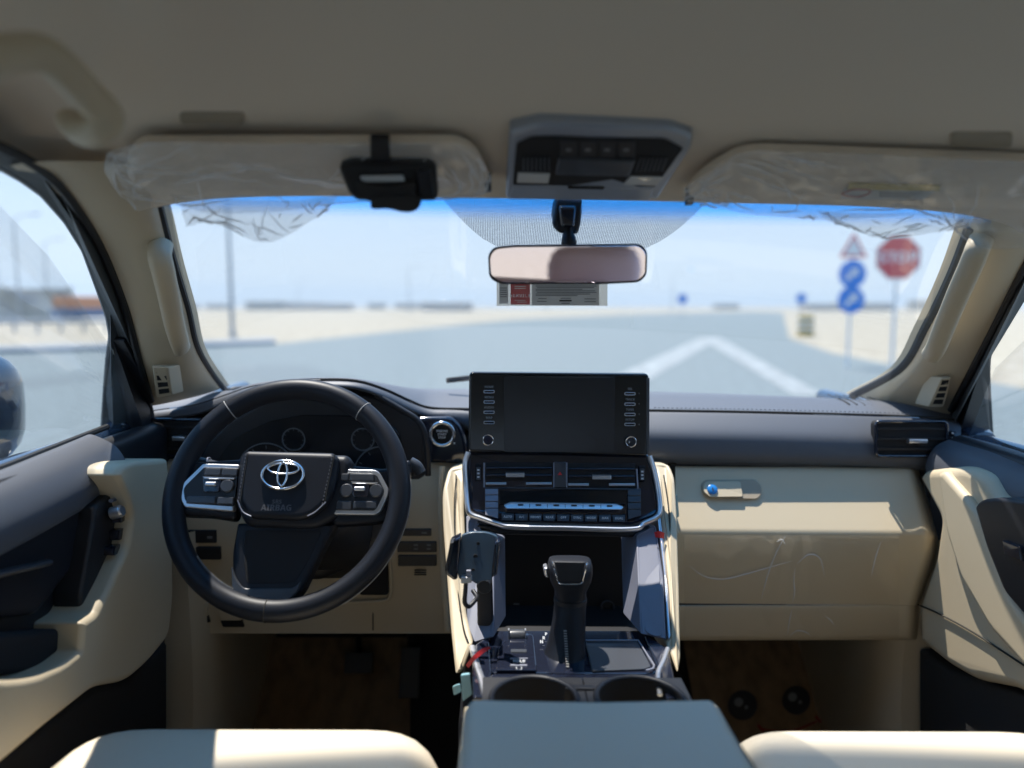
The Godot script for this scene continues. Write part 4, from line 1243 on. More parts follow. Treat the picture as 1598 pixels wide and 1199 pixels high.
	for sd in 2:
		var xa := 757.0 if sd == 0 else 980.0
		for k in 4:
			var y0: float = 763.0 + k * 10.4 + sd * 1.5
			var cut := 6.0 if k == 3 else 0.0
			var q := [[xa, y0], [xa + 20.5, y0], [xa + 20.5, y0 + 9.6 + (cut if sd == 0 else 0.0)], [xa, y0 + 9.6 + (cut if sd == 1 else 0.0) - (0.0 if sd == 1 else 0.0)]]
			part(o, "temperature_key", slab(pts(rnd(q, 0.8), func(x, y): return stack_d(x, y) - 0.009), Vector3(0, 0, -0.004), 0.0012, 2), M.graykey if sd == 1 else M.satin)
	# silver rocker bar
	var bar := part(o, "rocker_bar", slab(pts(rnd([[786, 789.5], [796, 784.8], [962, 787.5], [974, 792], [970, 796.5], [790, 795]], 2), func(x, y): return stack_d(x, y) - 0.013), Vector3(0, 0, -0.009), 0.0018, 3), M.silver)
	for k in 6:
		var x := 812.5 + k * 27.8
		part(bar, "icon", slab(pts(box_px(x - 4.5, 787.0 + k * 0.35, x + 4.5, 789.2 + k * 0.35, 1), func(_x, y): return stack_d(_x, y) - 0.0135), Vector3(0, 0, -0.0008)), M.ink)
		if k < 5: part(bar, "gap", tube(pts([[x + 14, 786.4 + k * 0.3], [x + 14, 795 + k * 0.25]], func(_x, y): return stack_d(_x, y) - 0.0132), 0.0005, 5), M.ink)
	var words := ["AUTO", "A/C", "FRONT", "REAR", "OFF", "SYNC", "MODE", "MAX", "DUAL"]
	for k in 9:
		var x := 782.5 + k * 21.7
		var y := 802.5 + k * 0.3
		var b := part(o, "climate_key", slab(pts(rnd([[x, y], [x + 20, y], [x + 19, y + 10.5], [x + 0.5, y + 10]], 1), func(_x, yy): return stack_d(_x, yy) - 0.0095), Vector3(0, 0, -0.006), 0.0014, 2), M.graykey)
		lettering(b, "lettering", words[k], Transform3D(Basis(Vector3.RIGHT, -0.5), P(x + 10, y + 4.2, stack_d(x, y + 4.2) - 0.011)), 0.0042, M.print, 0.0003)

# ================= centre console =================
func console():
	var o := thing("centre_console", "centre console with beige side walls, black storage bay and grey armrest", "console", R(0.0, -1.08, 1.0))
	# beige flanks
	var ld := func(_x, y): return table([[722, 1.40], [760, 1.34], [900, 1.20], [1060, 1.04]], y)
	var lf := [[700, 733, 8], [722, 727, 3], [725, 745], [724, 800], [727, 870], [727, 960], [738, 1004, 10], [736, 1012, 6], [722, 1050, 6], [711, 1054, 4], [704, 990, 14], [697, 900, 20], [691, 820, 20], [690, 770, 14]]
	var lw := part(o, "side_wall", slab(pts(rnd(lf, 8), ld), Vector3(0, -0.02, -0.16), 0.007, 5), M.beige)
	part(lw, "edge_seam", tube(curve(pts([[712, 742], [709, 800], [713, 900], [722, 975], [731, 1004]], func(x, y): return ld.call(x, y) - 0.001), 6), 0.0013, 6), M.seam)
	part(o, "side_edge", tube(curve(pts([[690, 728, 1.43], [688, 770, 1.42], [690, 860, 1.40], [698, 985, 1.38]], null), 6), 0.006, 8), M.beige_hard)
	var rd := func(_x, y): return table([[722, 1.40], [760, 1.34], [900, 1.20], [1060, 1.04]], y)
	var rf := [[1022, 724, 3], [1044, 725, 8], [1053, 745, 10], [1057, 800, 14], [1060, 900, 16], [1063, 1030, 10], [1058, 1052, 4], [1050, 1030, 8], [1041, 1008, 8], [1049, 994, 8], [1045, 930], [1038, 860], [1031, 800], [1026, 745]]
	var rw := part(o, "side_wall", slab(pts(rnd(rf, 8), rd), Vector3(0, -0.02, -0.16), 0.006, 5), M.beige)
	part(rw, "edge_seam", tube(curve(pts([[1036, 742], [1044, 800], [1050, 900], [1055, 1000]], func(x, y): return rd.call(x, y) - 0.001), 6), 0.0013, 6), M.seam)
	# satin inner cheeks
	part(o, "satin_cheek", slab(pts(rnd([[727, 806, 2], [745, 812, 2], [758, 850, 8], [771, 856], [770.5, 995, 3], [740, 1005, 4], [728, 978, 8]], 5), func(x, y): return ld.call(x, y) + 0.006), Vector3(0.02, -0.01, -0.10), 0.003, 3), M.lavender)
	part(o, "satin_cheek", slab(pts(rnd([[993, 836, 4], [1024, 820, 6], [1036, 900], [1041, 1000, 3], [1000, 990, 3], [997, 930]], 5), func(x, y): return rd.call(x, y) + 0.004), Vector3(-0.01, -0.01, -0.10), 0.003, 3), M.lavender)
	part(o, "cheek_strip", slab(pts(rnd([[1026, 806, 2], [1031, 808, 2], [1039, 870], [1046, 940], [1049, 992, 4], [1043, 1000, 2], [1037, 900]], 3), func(x, y): return rd.call(x, y) + 0.001), Vector3(0, -0.01, -0.10), 0.002, 2), M.silver)
	part(o, "cheek_swell", slab(pts(smooth_px([[1001, 930], [1008, 868], [1022, 850], [1030, 862], [1034, 930], [1036, 992], [1004, 985]], 5), func(x, y): return rd.call(x, y) + 0.0035), Vector3(0, 0, -0.02), 0.004, 3), M.lavender)
	# black storage bay
	part(o, "bay_back", slab(pts([[735, 812], [1020, 820], [1008, 1010], [752, 1010]], 1.47), Vector3(0, 0, -0.02)), M.matte)
	part(o, "bay_shelf", slab(pts(rnd([[770, 962], [1002, 962], [1003, 972], [769, 972]], 2), 1.44), Vector3(0, 0, -0.03), 0.003, 2), M.matte)
	var so := P(948, 948, 1.452)
	var ring := []
	for p in circle(0.0135, 32): ring.append(so + p)
	var sk := part(o, "power_socket", xf(at(so), lathe([[0.0, -0.008], [0.009, -0.008], [0.011, 0.001], [0.0125, 0.002], [0.0135, -0.004]], 24, Vector3.BACK)), M.black)
	part(sk, "socket_ring", tube(ring, 0.0010, 8, true), M.graykey)
	part(o, "socket_mark", xf(at(P(806, 943, 1.452)), block(Vector3(0.012, 0.003, 0.001))), M.dimprint)
	# level shift plate
	var Y := -0.52
	part(o, "shift_plate", slab(pty(rnd([[764, 984], [1004, 984], [1028, 1046], [1020, 1052], [768, 1050], [760, 1040]], 5), Y), Vector3(0, -0.02, 0), 0.003, 2), M.gloss)
	var pad := part(o, "charging_pad", slab(pty(rnd([[914, 1001], [995, 1001], [1016, 1040], [1006, 1044], [924, 1047]], 3), Y + 0.003), Vector3(0, -0.004, 0), 0.001, 2), M.graykey)
	part(pad, "pad_rim", tube(pty([[914, 1000], [996, 1000], [1021, 1039], [1019, 1044], [1008, 1047]], Y + 0.004), 0.0016, 8), M.satin)
	# drive mode roller and small keys
	part(o, "mode_surround", slab(pty(rnd([[786, 1000], [820, 988], [832, 990], [838, 1046], [774, 1046], [777, 1014]], 3), Y + 0.004), Vector3(0, -0.008, 0), 0.0015, 2), M.gloss)
	var roller := part(o, "mode_roller", xf(at(P(807, 994, 1.125), Basis(Vector3.BACK, PI / 2)), lathe([[0.0, -0.012], [0.0105, -0.012], [0.0115, -0.010], [0.0115, 0.010], [0.0105, 0.012], [0.0, 0.012]], 24)), M.graykey)
	part(roller, "roller_trim", slab(pts(rnd([[794, 1001], [821, 1001], [822, 1008], [793, 1008]], 1.5), 1.108), Vector3(0, 0, -0.006), 0.0015, 2), M.silver)
	for h in [794, 820]: part(roller, "roller_rim", slab(pts([[h - 1.2, 984], [h + 1.2, 984], [h + 1.2, 1001], [h - 1.2, 1001]], 1.116), Vector3(0, 0, -0.008), 0.0006, 1), M.silver)
	for q in [[797, 1013, 822, 1018], [796, 1026.5, 824, 1028], [796, 1036.5, 823, 1039]]:
		part(o, "mode_key", slab(pty(box_px(q[0], q[1], q[2], q[3], 1), Y + 0.0055), Vector3(0, -0.003, 0), 0.0006, 1), M.satin if q[1] > 1020 else M.graykey)
	lettering(o, "lettering", "HOLD", Transform3D(Basis(Vector3.RIGHT, -1.2), PY(810, 1032, Y + 0.006)), 0.005, M.print, 0.0004)
	part(o, "brake_mark", tube(pty([[806, 1041], [806, 1045], [814, 1045], [814, 1041]], Y + 0.0052), 0.0006, 5), M.print)
	# gear position letters
	for k in 3: lettering(o, "gear_letter", ["P", "R", "N"][k], Transform3D(Basis(Vector3.RIGHT, -1.0), PY(852 - k * 3.5, 990 + k * 6.0, Y + 0.006)), 0.0055, M.print, 0.0004)
	# surround in front of the cup holders
	for q in [[[737, 1009], [763, 990], [767, 1050], [758, 1088], [738, 1088]], [[1005, 988], [1043, 1012], [1060, 1090], [1040, 1090], [1030, 1050]], [[768, 1051], [1029, 1052], [1038, 1062], [760, 1060]]]:
		part(o, "console_rim", slab(pty(rnd(q, 4), Y + 0.006), Vector3(0, -0.10, 0), 0.003, 3), M.gloss)
	part(o, "rim_trim", tube(curve(pty([[737, 1010], [743, 1035], [752, 1062], [757, 1085]], Y + 0.006), 5), 0.005, 8, false, 0.7), M.silver)
	part(o, "rim_trim", tube(curve(pty([[1042, 1012], [1036, 1030], [1027, 1052], [1030, 1085]], Y + 0.006), 5), 0.0035, 8, false, 0.7), M.silver)
	for q in [[831, 0.056], [987, 0.057]]:
		var top := PY(q[0], 1056.5, Y + 0.016)
		var c: Vector3 = top + Vector3(0, 0, q[1])
		var rr := []
		var ri := []
		var ro := []
		for p in circle(q[1], 48):
			rr.append(c + Vector3(p.x, 0, p.y))
			ri.append(c + Vector3(p.x, -0.003, p.y))
			var m := maxf(absf(p.x), absf(p.y))
			ro.append(c + Vector3(p.x / m * 0.068, -0.003, p.y / m * (0.06 if p.y < 0.0 else 0.075)))
		var cr := part(o, "cup_holder", tube(rr, 0.004, 10, true, 0.8), M.leather)
		part(cr, "cup_deck", grid([ro, ri], true), M.black)
		part(cr, "cup_well", xf(at(c), lathe([[q[1], -0.002], [q[1] - 0.006, -0.075], [0.0, -0.078]], 32)), M.matte)
	part(o, "cup_bridge", slab(pty(rnd([[886, 1068], [926, 1068], [932, 1075], [880, 1075]], 2), Y + 0.016), Vector3(0, -0.02, 0), 0.002, 2), M.leather)
	# padded armrest lid
	var AY := -0.452
	var al := [[724, 1096], [733, 1085], [930, 1088.5], [1110, 1085], [1124, 1094], [1150, 1140], [1185, 1199], [1262, 1330], [698, 1330], [714, 1199], [720, 1140]]
	var arm := part(o, "armrest_lid", slab(pty(rnd(al, 10), AY), Vector3(0, -0.085, 0), 0.016, 5), M.cream)
	part(arm, "lid_seam", tube(curve(pty([[1121, 1106], [1146, 1150], [1178, 1199], [1215, 1262]], AY - 0.012), 5), 0.0013, 6), M.seam)
	part(o, "console_box", slab(pty([[724, 1098], [1120, 1095], [1240, 1300], [702, 1300]], AY - 0.07), Vector3(0, -0.5, 0), 0.01), M.beige_hard)
	part(o, "console_foot", xf(at(R(0.0, -0.83, 1.32)), block(Vector3(0.34, 0.44, 0.52), 0.02)), M.black)
	# protective film tabs left on new trim
	part(o, "film_tab", slab(pts(rnd([[719, 1054], [733, 1052], [737, 1085], [722, 1096]], 3), 0.995), Vector3(0, 0, -0.004), 0.001, 1), M.cyanfilm)
	part(o, "film_tab", slab(pts(rnd([[706, 1072], [718, 1068], [720, 1080], [708, 1086]], 3), 1.0), Vector3(0, 0, -0.002)), M.cyanfilm)
	part(o, "film_tab", slab(pts(rnd([[684, 778], [688, 774], [690, 812], [686, 808]], 1), 1.415), Vector3(0, 0, -0.003)), M.cyanfilm)
	part(o, "film_tab", slab(pts(rnd([[1053, 775], [1057, 772], [1060, 806], [1055, 810]], 1), 1.36), Vector3(0, 0, -0.003)), M.cyanfilm)
	# gear lever
	var g := thing("gear_lever", "black leather gear lever with stitched boot and silver-lined knob", "gear lever", R(0.0, -0.52, 1.10))
	var rows := []
	var tab := [[914, 890, 24.5], [922, 890, 25.5], [938, 890, 26], [960, 888.5, 26.5], [985, 886.5, 28.5], [1005, 884.5, 31], [1022, 882.5, 35], [1036, 881, 41], [1047, 880.5, 44]]
	for q in tab:
		var bd := table([[938, 1.10], [1047, 1.066]], q[0])
		var c := P(q[1], q[0], bd)
		var rad: float = q[2] * bd / F
		var r := []
		for i in 40:
			var a := TAU * i / 40.0
			var fold := 1.0 + 0.05 * sin(a * 3.0 + q[0] * 0.03) * clampf((q[0] - 950.0) / 60.0, 0.0, 1.0) + 0.04 * nz.get_noise_3d(cos(a) * 2.0, q[0] * 0.03, sin(a) * 2.0) * clampf((q[0] - 930.0) / 40.0, 0.0, 1.0)
			r.append(c + Vector3(cos(a) * rad * fold, 0, -sin(a) * rad * fold))
		rows.append(r)
	var byc := []
	for i in 40:
		var cc := []
		for r in rows: cc.append(r[i])
		byc.append(curve(cc, 4))
	var fine := []
	for k in byc[0].size():
		var r := []
		for i in 40: r.append(byc[i][k])
		fine.append(r)
	var boot := part(g, "boot", grid(fine, true), M.leather, 60.0)
	for k in 15:
		var y := 985.0 + k * 4.0
		part(boot, "stitch", xf(at(P(table([[985, 882], [1045, 886]], y), y, table([[938, 1.10], [1047, 1.066]], y) - table([[985, 0.0275], [1005, 0.030], [1022, 0.034], [1047, 0.0425]], y))), block(Vector3(0.0045, 0.0014, 0.0015))), M.stitch)
	part(boot, "collar", xf(at(P(890, 936, 1.10)), lathe([[0.0235, 0.004], [0.0255, 0.003], [0.0255, -0.003], [0.0238, -0.004]], 32)), M.black)
	# knob
	var kr := []
	for q in [[872.5, 30, 0.30], [874, 33.5, 0.62], [880, 35.5, 0.85], [892, 35.5, 1.0], [903, 33, 1.0], [911, 29, 0.94], [918, 25.5, 0.9], [926, 24.5, 0.9]]:
		var r := []
		var c := P(889.5, q[0], 1.095)
		for i in 36:
			var a := TAU * i / 36.0
			var ca := signf(cos(a)) * pow(absf(cos(a)), 0.62)
			var sa := signf(sin(a)) * pow(absf(sin(a)), 0.62)
			r.append(c + Vector3(ca * q[1] * 1.095 / F, 0, -sa * 0.034 * q[2]))
		kr.append(r)
	var kn := part(g, "knob", cat3([grid(kr, true), fan(kr[0], true)]), M.leather, 60.0)
	part(kn, "knob_trim", tube(curve(pts([[861.5, 877, 1.068], [864.5, 888, 1.061], [869, 901, 1.0605], [873, 910.5, 1.0615], [890, 912, 1.0605], [907, 910.5, 1.0615], [910.5, 901, 1.0605], [914, 888, 1.061], [916.5, 879, 1.068]], null), 5), 0.0009, 8), M.chrome)
	part(kn, "knob_face", slab(pts(rnd([[864, 877], [915, 878], [906, 909], [874, 909]], 4), 1.0605), Vector3(0, 0, -0.006), 0.002, 2), M.black)
	part(kn, "release_button", slab(pts(rnd([[848, 888], [855, 886], [857, 904], [850, 901]], 4), 1.08), Vector3(0, 0, -0.02), 0.004, 3), M.silver)

# ================= steering wheel =================
func wl(px: float, py: float, z := 0.0) -> Vector3:       # picture place -> wheel's own plane
	return Vector3((px - 449.0) / 1008.0, (772.0 - py) / 968.0, z)
func wpts(list: Array, z: float) -> Array:
	var o := []
	for q in list: o.append(wl(q[0], q[1], z if q.size() < 3 else q[2]))
	return o
func steering():
	var w := Node3D.new()
	w.name = numbered("steering_wheel")
	add_child(w)
	w.transform = Transform3D(Basis(Vector3.RIGHT, deg_to_rad(-26.0)), P(449, 772, 1.154))
	tag(w, "black leather steering wheel with silver-framed spoke buttons and oval emblem", "steering wheel")
	var back := Vector3(0, 0, -1)
	# rim
	var ring := circle(0.1755, 96)
	var rim := local_part(w, "rim", tube(ring, 0.0172, 20, true, 1.0), M.leather, 70.0)
	for a in [52.0, 128.0, 266.0]:
		var c := Vector3(cos(deg_to_rad(a)), sin(deg_to_rad(a)), 0)
		var loop := []
		for k in 24:
			var t := TAU * k / 24.0
			loop.append(c * (0.1755 + cos(t) * 0.01725) + Vector3(0, 0, sin(t) * 0.01725))
		local_part(rim, "rim_seam", tube(loop, 0.0009, 6, true), M.stitch if a < 200.0 else M.seam)
	# thin pale piping on the outer side
	var pip := circle(0.1928, 60, -1.0, deg_to_rad(-60.0), deg_to_rad(8.0))
	local_part(rim, "piping", tube(pip, 0.0008, 6), M.stitch)
	for k in 26:
		var a := deg_to_rad(218.0 + k * 1.1)
		local_part(rim, "stitch", xf(at(Vector3(cos(a), sin(a), 0) * 0.1590 + Vector3(0, 0, 0.005), Basis(Vector3.BACK, a)), block(Vector3(0.004, 0.0012, 0.0012))), M.stitch)
	# airbag cover
	var hub := [[368, 716, 8], [374, 708, 8], [540, 710, 8], [549, 722, 6], [546, 760], [532, 806, 8], [500, 824, 12], [392, 822, 12], [370, 790, 10], [366, 750]]
	local_part(w, "hub_body", slab(wpts(rnd(hub, 8), 0.012), back * 0.05, 0.014, 5), M.leather, 55.0)
	var pad := [[376, 716, 8], [383, 709.5, 8], [520, 711, 10], [530, 720, 8], [527, 765, 10], [518, 790, 8], [496, 809, 8], [478, 814, 8], [402, 812, 8], [384, 792, 8], [377, 762, 10]]
	var ab := local_part(w, "airbag_cover", slab(wpts(rnd(pad, 8), 0.026), back * 0.03, 0.010, 5), M.leather, 55.0)
	for x in [[384, 717, 381.5, 788], [520, 717, 511, 790]]:
		for k in 14:
			var t := k / 13.0
			local_part(ab, "stitch", xf(at(wl(lerpf(x[0], x[2], t), lerpf(x[1], x[3], t), 0.0262)), block(Vector3(0.0016, 0.0030, 0.0012))), M.stitchdark)
		local_part(ab, "groove", tube([wl(x[0] + 3, x[1] - 2, 0.0262), wl(x[2] + 3, x[3], 0.0262)], 0.0008, 6), M.seam)
	local_part(ab, "groove", tube(curve(wpts([[380, 786], [390, 803], [404, 810]], 0.0262), 4), 0.0010, 6), M.satin)
	local_part(ab, "groove", tube(curve(wpts([[516, 788], [502, 802], [490, 809]], 0.0262), 4), 0.0010, 6), M.satin)
	# oval emblem of three crossing rings
	var c := wl(446, 748, 0.029)
	var em := local_part(w, "emblem", xf(at(c + Vector3(0, 0, -0.0035)), slab(circle(0.0345, 40, 0.0248), back * 0.004, 0.002, 2)), M.gloss)
	var big := []
	for p in circle(0.0318, 56, 0.0222): big.append(c + p)
	local_part(em, "emblem_ring", tube(big, 0.0026, 10, true, 0.9), M.chrome)
	var wide := []
	for p in circle(0.0238, 48, 0.0083): wide.append(c + p + Vector3(0.0005, 0.0095, 0.0006))
	local_part(em, "emblem_ring", tube(wide, 0.0021, 10, true, 0.9), M.chrome)
	var tall := []
	for p in circle(0.0072, 48, 0.0182): tall.append(c + p + Vector3(-0.0002, 0.0005, 0.0010))
	local_part(em, "emblem_ring", tube(tall, 0.0020, 10, true, 0.9), M.chrome)
	lettering(ab, "lettering", "SRS", w.transform * at(wl(441, 788, 0.0262)), 0.0065, M.stitchdark, 0.0004)
	lettering(ab, "lettering", "AIRBAG", w.transform * at(wl(441, 797, 0.0262)), 0.0095, M.stitchdark, 0.0004)
	# spokes with button pods
	for sd in 2:
		var fr: Array
		var inn: Array
		if sd == 0:
			fr = [[312, 727], [370, 728], [370, 800], [294, 795], [287, 785], [281, 767], [284, 759]]
			inn = [[315, 733], [370, 734], [370, 793], [298, 789], [292, 782], [288, 768], [290, 762]]
		else:
			fr = [[524, 733], [586, 734], [593, 738], [609, 764], [609, 772], [598, 799], [590, 803], [524, 803]]
			inn = [[524, 739], [583, 740], [589, 743], [602, 765], [602, 771], [592, 794], [588, 797], [524, 797]]
		var arm: Array = [[262, 715], [300, 722], [372, 716], [372, 812], [330, 806], [286, 805], [262, 800]] if sd == 0 else [[522, 722], [600, 730], [640, 712], [640, 806], [602, 812], [560, 816], [522, 818]]
		var sp := local_part(w, "spoke", slab(wpts(rnd(arm, 10), 0.0), back * 0.024, 0.008, 4), M.leather)
		local_part(sp, "spoke_frame", slab(wpts(rnd(fr, 4), 0.009), back * 0.012, 0.0022, 3), M.silver)
		local_part(sp, "button_well", slab(wpts(rnd(inn, 3), 0.0096), back * 0.004, 0.0006, 1), M.black)
		var ox := 0.0 if sd == 0 else 228.0
		var oy := 0.0 if sd == 0 else 5.0
		var keys: Array = [[318, 735, 343, 746], [345, 735, 369, 746], [296, 778, 341, 789], [344, 779, 369, 790]] if sd == 0 else [[530, 741, 545, 752], [547, 741, 585, 752], [530, 783, 553, 796], [556, 783, 592, 794]]
		for q in keys: local_part(sp, "button", slab(wpts(box_px(q[0], q[1], q[2], q[3], 1.5), 0.0120), back * 0.004, 0.0014, 2), M.graykey)
		var kx := 331.0 if sd == 0 else 564.0
		var ky := 760.0 if sd == 0 else 765.0
		local_part(sp, "rocker_surround", slab(wpts(rnd([[kx - 15, ky - 11], [kx + 16, ky - 10], [kx + 14, ky + 12], [kx - 10, ky + 12]], 4), 0.0125), back * 0.004, 0.0014, 2), M.gloss)
		local_part(sp, "chrome_bar", slab(wpts(rnd([[kx - 15, ky - 11.5], [kx + 36 if sd == 0 else kx + 28, ky - 10], [kx + 34 if sd == 0 else kx + 26, ky - 8], [kx - 12, ky - 8.5]], 0.5), 0.0132), back * 0.004, 0.0006, 1), M.silver)
		local_part(sp, "rocker", slab(wpts(box_px(kx - 8.5, ky - 3.2, kx + 8.5, ky + 3.2, 2), 0.0165), back * 0.006, 0.002, 3), M.silver)
		for h in ([356.0] if sd == 0 else [543.0, 590.0]):
			local_part(sp, "button", xf(at(wl(h, ky + 2, 0.0105)), lathe([[0.0, 0.003], [0.009, 0.003], [0.0105, 0.0015], [0.0105, -0.003]], 24, Vector3.BACK)), M.graykey)
	# lower spoke
	var low := [[374, 815, 4], [528, 815, 4], [507, 860, 14], [486, 912, 6], [470, 932, 8], [398, 934, 8], [380, 914, 6], [372, 860, 10]]
	var ls := local_part(w, "lower_spoke", slab(wpts(rnd(low, 6), -0.002), back * 0.03, 0.008, 4), M.leather)
	local_part(ls, "spoke_recess", slab(wpts(rnd([[388, 826], [508, 826], [492, 868], [474, 902], [400, 904], [392, 868]], 8), -0.0012), back * 0.002, 0.0006, 1), M.matte)
	local_part(ls, "spoke_trim", slab(wpts(rnd([[376, 880, 2], [384, 896, 6], [398, 911, 8], [474, 910, 8], [484, 900, 3], [480, 915, 4], [466, 930, 8], [400, 932, 8], [382, 916, 6]], 4), 0.004), back * 0.008, 0.002, 3), M.graykey)
	# column and stalks
	var k := thing("steering_column", "black steering column shroud with indicator and wiper stalks", "steering column", P(449, 800, 1.40))
	var b := (w.transform.basis as Basis)
	var cc := []
	for q in [[0.055, -0.03, 0.060], [0.085, -0.06, 0.066], [0.098, -0.12, 0.080], [0.10, -0.30, 0.090]]:
		var r := []
		for i in 28:
			var a := TAU * i / 28.0
			r.append(w.transform * Vector3(signf(cos(a)) * pow(absf(cos(a)), 0.7) * q[0] + 0.01, signf(sin(a)) * pow(absf(sin(a)), 0.7) * q[2] - 0.01, q[1]))
		cc.append(r)
	part(k, "shroud", cat3([grid(cc, true), fan(cc[0], true)]), M.black, 55.0)
	part(k, "shroud_skirt", slab(pts(rnd([[380, 800], [606, 800], [612, 836], [572, 880], [500, 912], [408, 905], [386, 860]], 14), 1.30), Vector3(0, 0.03, -0.18), 0.02, 4), M.black)
	var s1 := part(k, "stalk", tube(curve(pts([[410, 752, 1.26], [360, 732, 1.24], [322, 722, 1.225], [306, 719, 1.22]], null), 5), [0.006, 0.0062, 0.0064, 0.0066, 0.0068, 0.007, 0.0075, 0.008, 0.0085, 0.0088, 0.009, 0.0092, 0.0092, 0.009, 0.0085, 0.0078], 12, false, 0.75), M.black)
	part(s1, "stalk_ring", xf(at(P(327, 722.5, 1.226), Basis(Vector3.BACK, PI / 2 + 0.25)), lathe([[0.0078, -0.0015], [0.0098, -0.001], [0.0098, 0.001], [0.0078, 0.0015]], 20)), M.satin)
	var s2 := part(k, "stalk", tube(curve(pts([[500, 760, 1.27], [590, 746, 1.25], [634, 734, 1.235], [655, 730, 1.23]], null), 5), [0.006, 0.0062, 0.0064, 0.0066, 0.0068, 0.007, 0.0075, 0.008, 0.0085, 0.0092, 0.0105, 0.0125, 0.014, 0.014, 0.012, 0.008], 12, false, 0.9), M.black)
	part(s2, "stalk_tip", tube(curve(pts([[640, 722, 1.228], [650, 728, 1.226], [656, 738, 1.226]], null), 4), 0.010, 12), M.graykey)

# ================= seats =================
func seats():
	for side in 2:
		var sx := -1.0 if side == 0 else 1.0
		var o := thing("front_seat", "cream leather driver's seat cushion behind the steering wheel" if side == 0 else "cream leather passenger seat cushion before the paper floor mat", "car seat", R(sx * 0.43, -1.08, 0.70), "front seats of the car")
		var ol := []
		for q in rnd([[-0.245, 0.98], [0.245, 0.98], [0.262, 0.74], [0.262, 0.40], [-0.262, 0.40], [-0.262, 0.74]], 0.10, 6):
			ol.append(R(sx * 0.43 + q[0], -0.560 - 0.05 * pow(absf(q[0]) / 0.26, 2.0) * 0.0, q[1]))
		part(o, "cushion", slab(ol, Vector3(0, -0.20, 0), 0.062, 8), M.cream, 60.0)
		part(o, "cushion_seam", tube(curve([R(sx * 0.43 - 0.17, -0.5605, 0.42), R(sx * 0.43 - 0.165, -0.5605, 0.70), R(sx * 0.43 - 0.15, -0.562, 0.88), R(sx * 0.43, -0.562, 0.90), R(sx * 0.43 + 0.15, -0.562, 0.88), R(sx * 0.43 + 0.165, -0.5605, 0.70), R(sx * 0.43 + 0.17, -0.5605, 0.42)], 6), 0.0015, 6), M.seam)
		part(o, "seat_base", xf(at(R(sx * 0.43, -0.92, 0.70)), block(Vector3(0.42, 0.32, 0.46), 0.02)), M.black)
		part(o, "backrest", xf(at(R(sx * 0.43, -0.56, 0.10), Basis(Vector3.RIGHT, -1.15)), block(Vector3(0.50, 0.62, 0.14), 0.05, 5)), M.cream)

# ================= overhead: visors, console, mirror =================
func film(parent: Node3D, called: String, ctrl: Array, amp: float, sd: float):
	# thin plastic sheet through rows of [px, py, d], soft waves and sharp creases pressed into it
	var rows := []
	for r in ctrl: rows.append(pts(r, null))
	var fine := []
	for r in rows: fine.append(curve(r, 30))
	var cols := []
	for j in fine[0].size():
		var c := []
		for r in fine: c.append(r[j])
		cols.append(curve(c, 14))
	var nu: int = cols.size()
	var nv: int = cols[0].size()
	var g := RandomNumberGenerator.new()
	g.seed = int(sd * 10.0) + 3
	var lines := []
	for k in int(nu / 2.2):
		var a := Vector2(g.randf() * nu, g.randf() * nv)
		if g.randf() < 0.4: a.x = nu * (g.randf() * 0.11 if g.randf() < 0.5 else 1.0 - g.randf() * 0.11)   # gathered at the ends
		var an := g.randf_range(-0.9, 0.9) + (PI / 2 if g.randf() < 0.45 else 0.0)
		lines.append([a, a + Vector2(cos(an) * 1.6, sin(an)) * g.randf_range(5.0, 26.0), g.randf_range(0.5, 1.0) * (1.0 if g.randf() < 0.7 else -1.0), g.randf_range(0.7, 1.3)])
	var out := []
	for i in nv:
		var r := []
		for j in nu:
			var p: Vector3 = cols[j][i]
			var v := Vector2(j, i)
			var h := 0.0
			for l in lines:
				var q := Geometry2D.get_closest_point_to_segment(v, l[0], l[1])
				var dd := v.distance_to(q)
				if dd < 4.0: h += l[2] * exp(-dd / l[3]) * (1.0 - 0.6 * absf(q.distance_to((l[0] + l[1]) * 0.5) / maxf(l[0].distance_to(l[1]) * 0.5, 0.1)))
			var n := Vector3(nz.get_noise_3d(p.x * 9.0 + sd, p.y * 16.0, p.z * 16.0), nz.get_noise_3d(p.x * 11.0, p.y * 14.0 + sd, p.z * 14.0 + 9.0) * 0.5, nz.get_noise_3d(p.x * 14.0 - sd, p.y * 20.0 + 5.0, p.z * 16.0))
			r.append(p + Vector3(0, -0.003, 0.005) + n * amp * 0.6 + Vector3(0, -0.55, 0.8) * h * amp * 0.5)
		out.append(r)
	var sh := part(parent, called, grid(out), M.film, 30.0)
	# where the film is folded double it shows as thin white creases
	var folds := PackedVector3Array()
	for l in lines:
		if g.randf() < 0.2: continue
		var path := []
		var rad := []
		for k in 9:
			var t := k / 8.0
			var v: Vector2 = l[0].lerp(l[1], t) + Vector2(0, nz.get_noise_2d(t * 3.0, l[0].x) * 2.0)
			if v.x < 0.0 or v.y < 0.0 or v.x > nu - 1.01 or v.y > nv - 1.01: break
			var a: Vector3 = out[int(v.y)][int(v.x)].lerp(out[int(v.y)][int(v.x) + 1], v.x - int(v.x))
			var b: Vector3 = out[int(v.y) + 1][int(v.x)].lerp(out[int(v.y) + 1][int(v.x) + 1], v.x - int(v.x))
			path.append(a.lerp(b, v.y - int(v.y)) + Vector3(0, -0.0006, 0.001))
			rad.append(0.00015 + 0.00115 * sin(PI * t) * absf(l[2]))
		if path.size() > 3: folds.append_array(tube(path, rad, 4))
	if folds.size():
		var fo := part(sh, "fold_creases", folds, M.film_fold)
		fo.set_meta("kind", "stuff")
	return sh
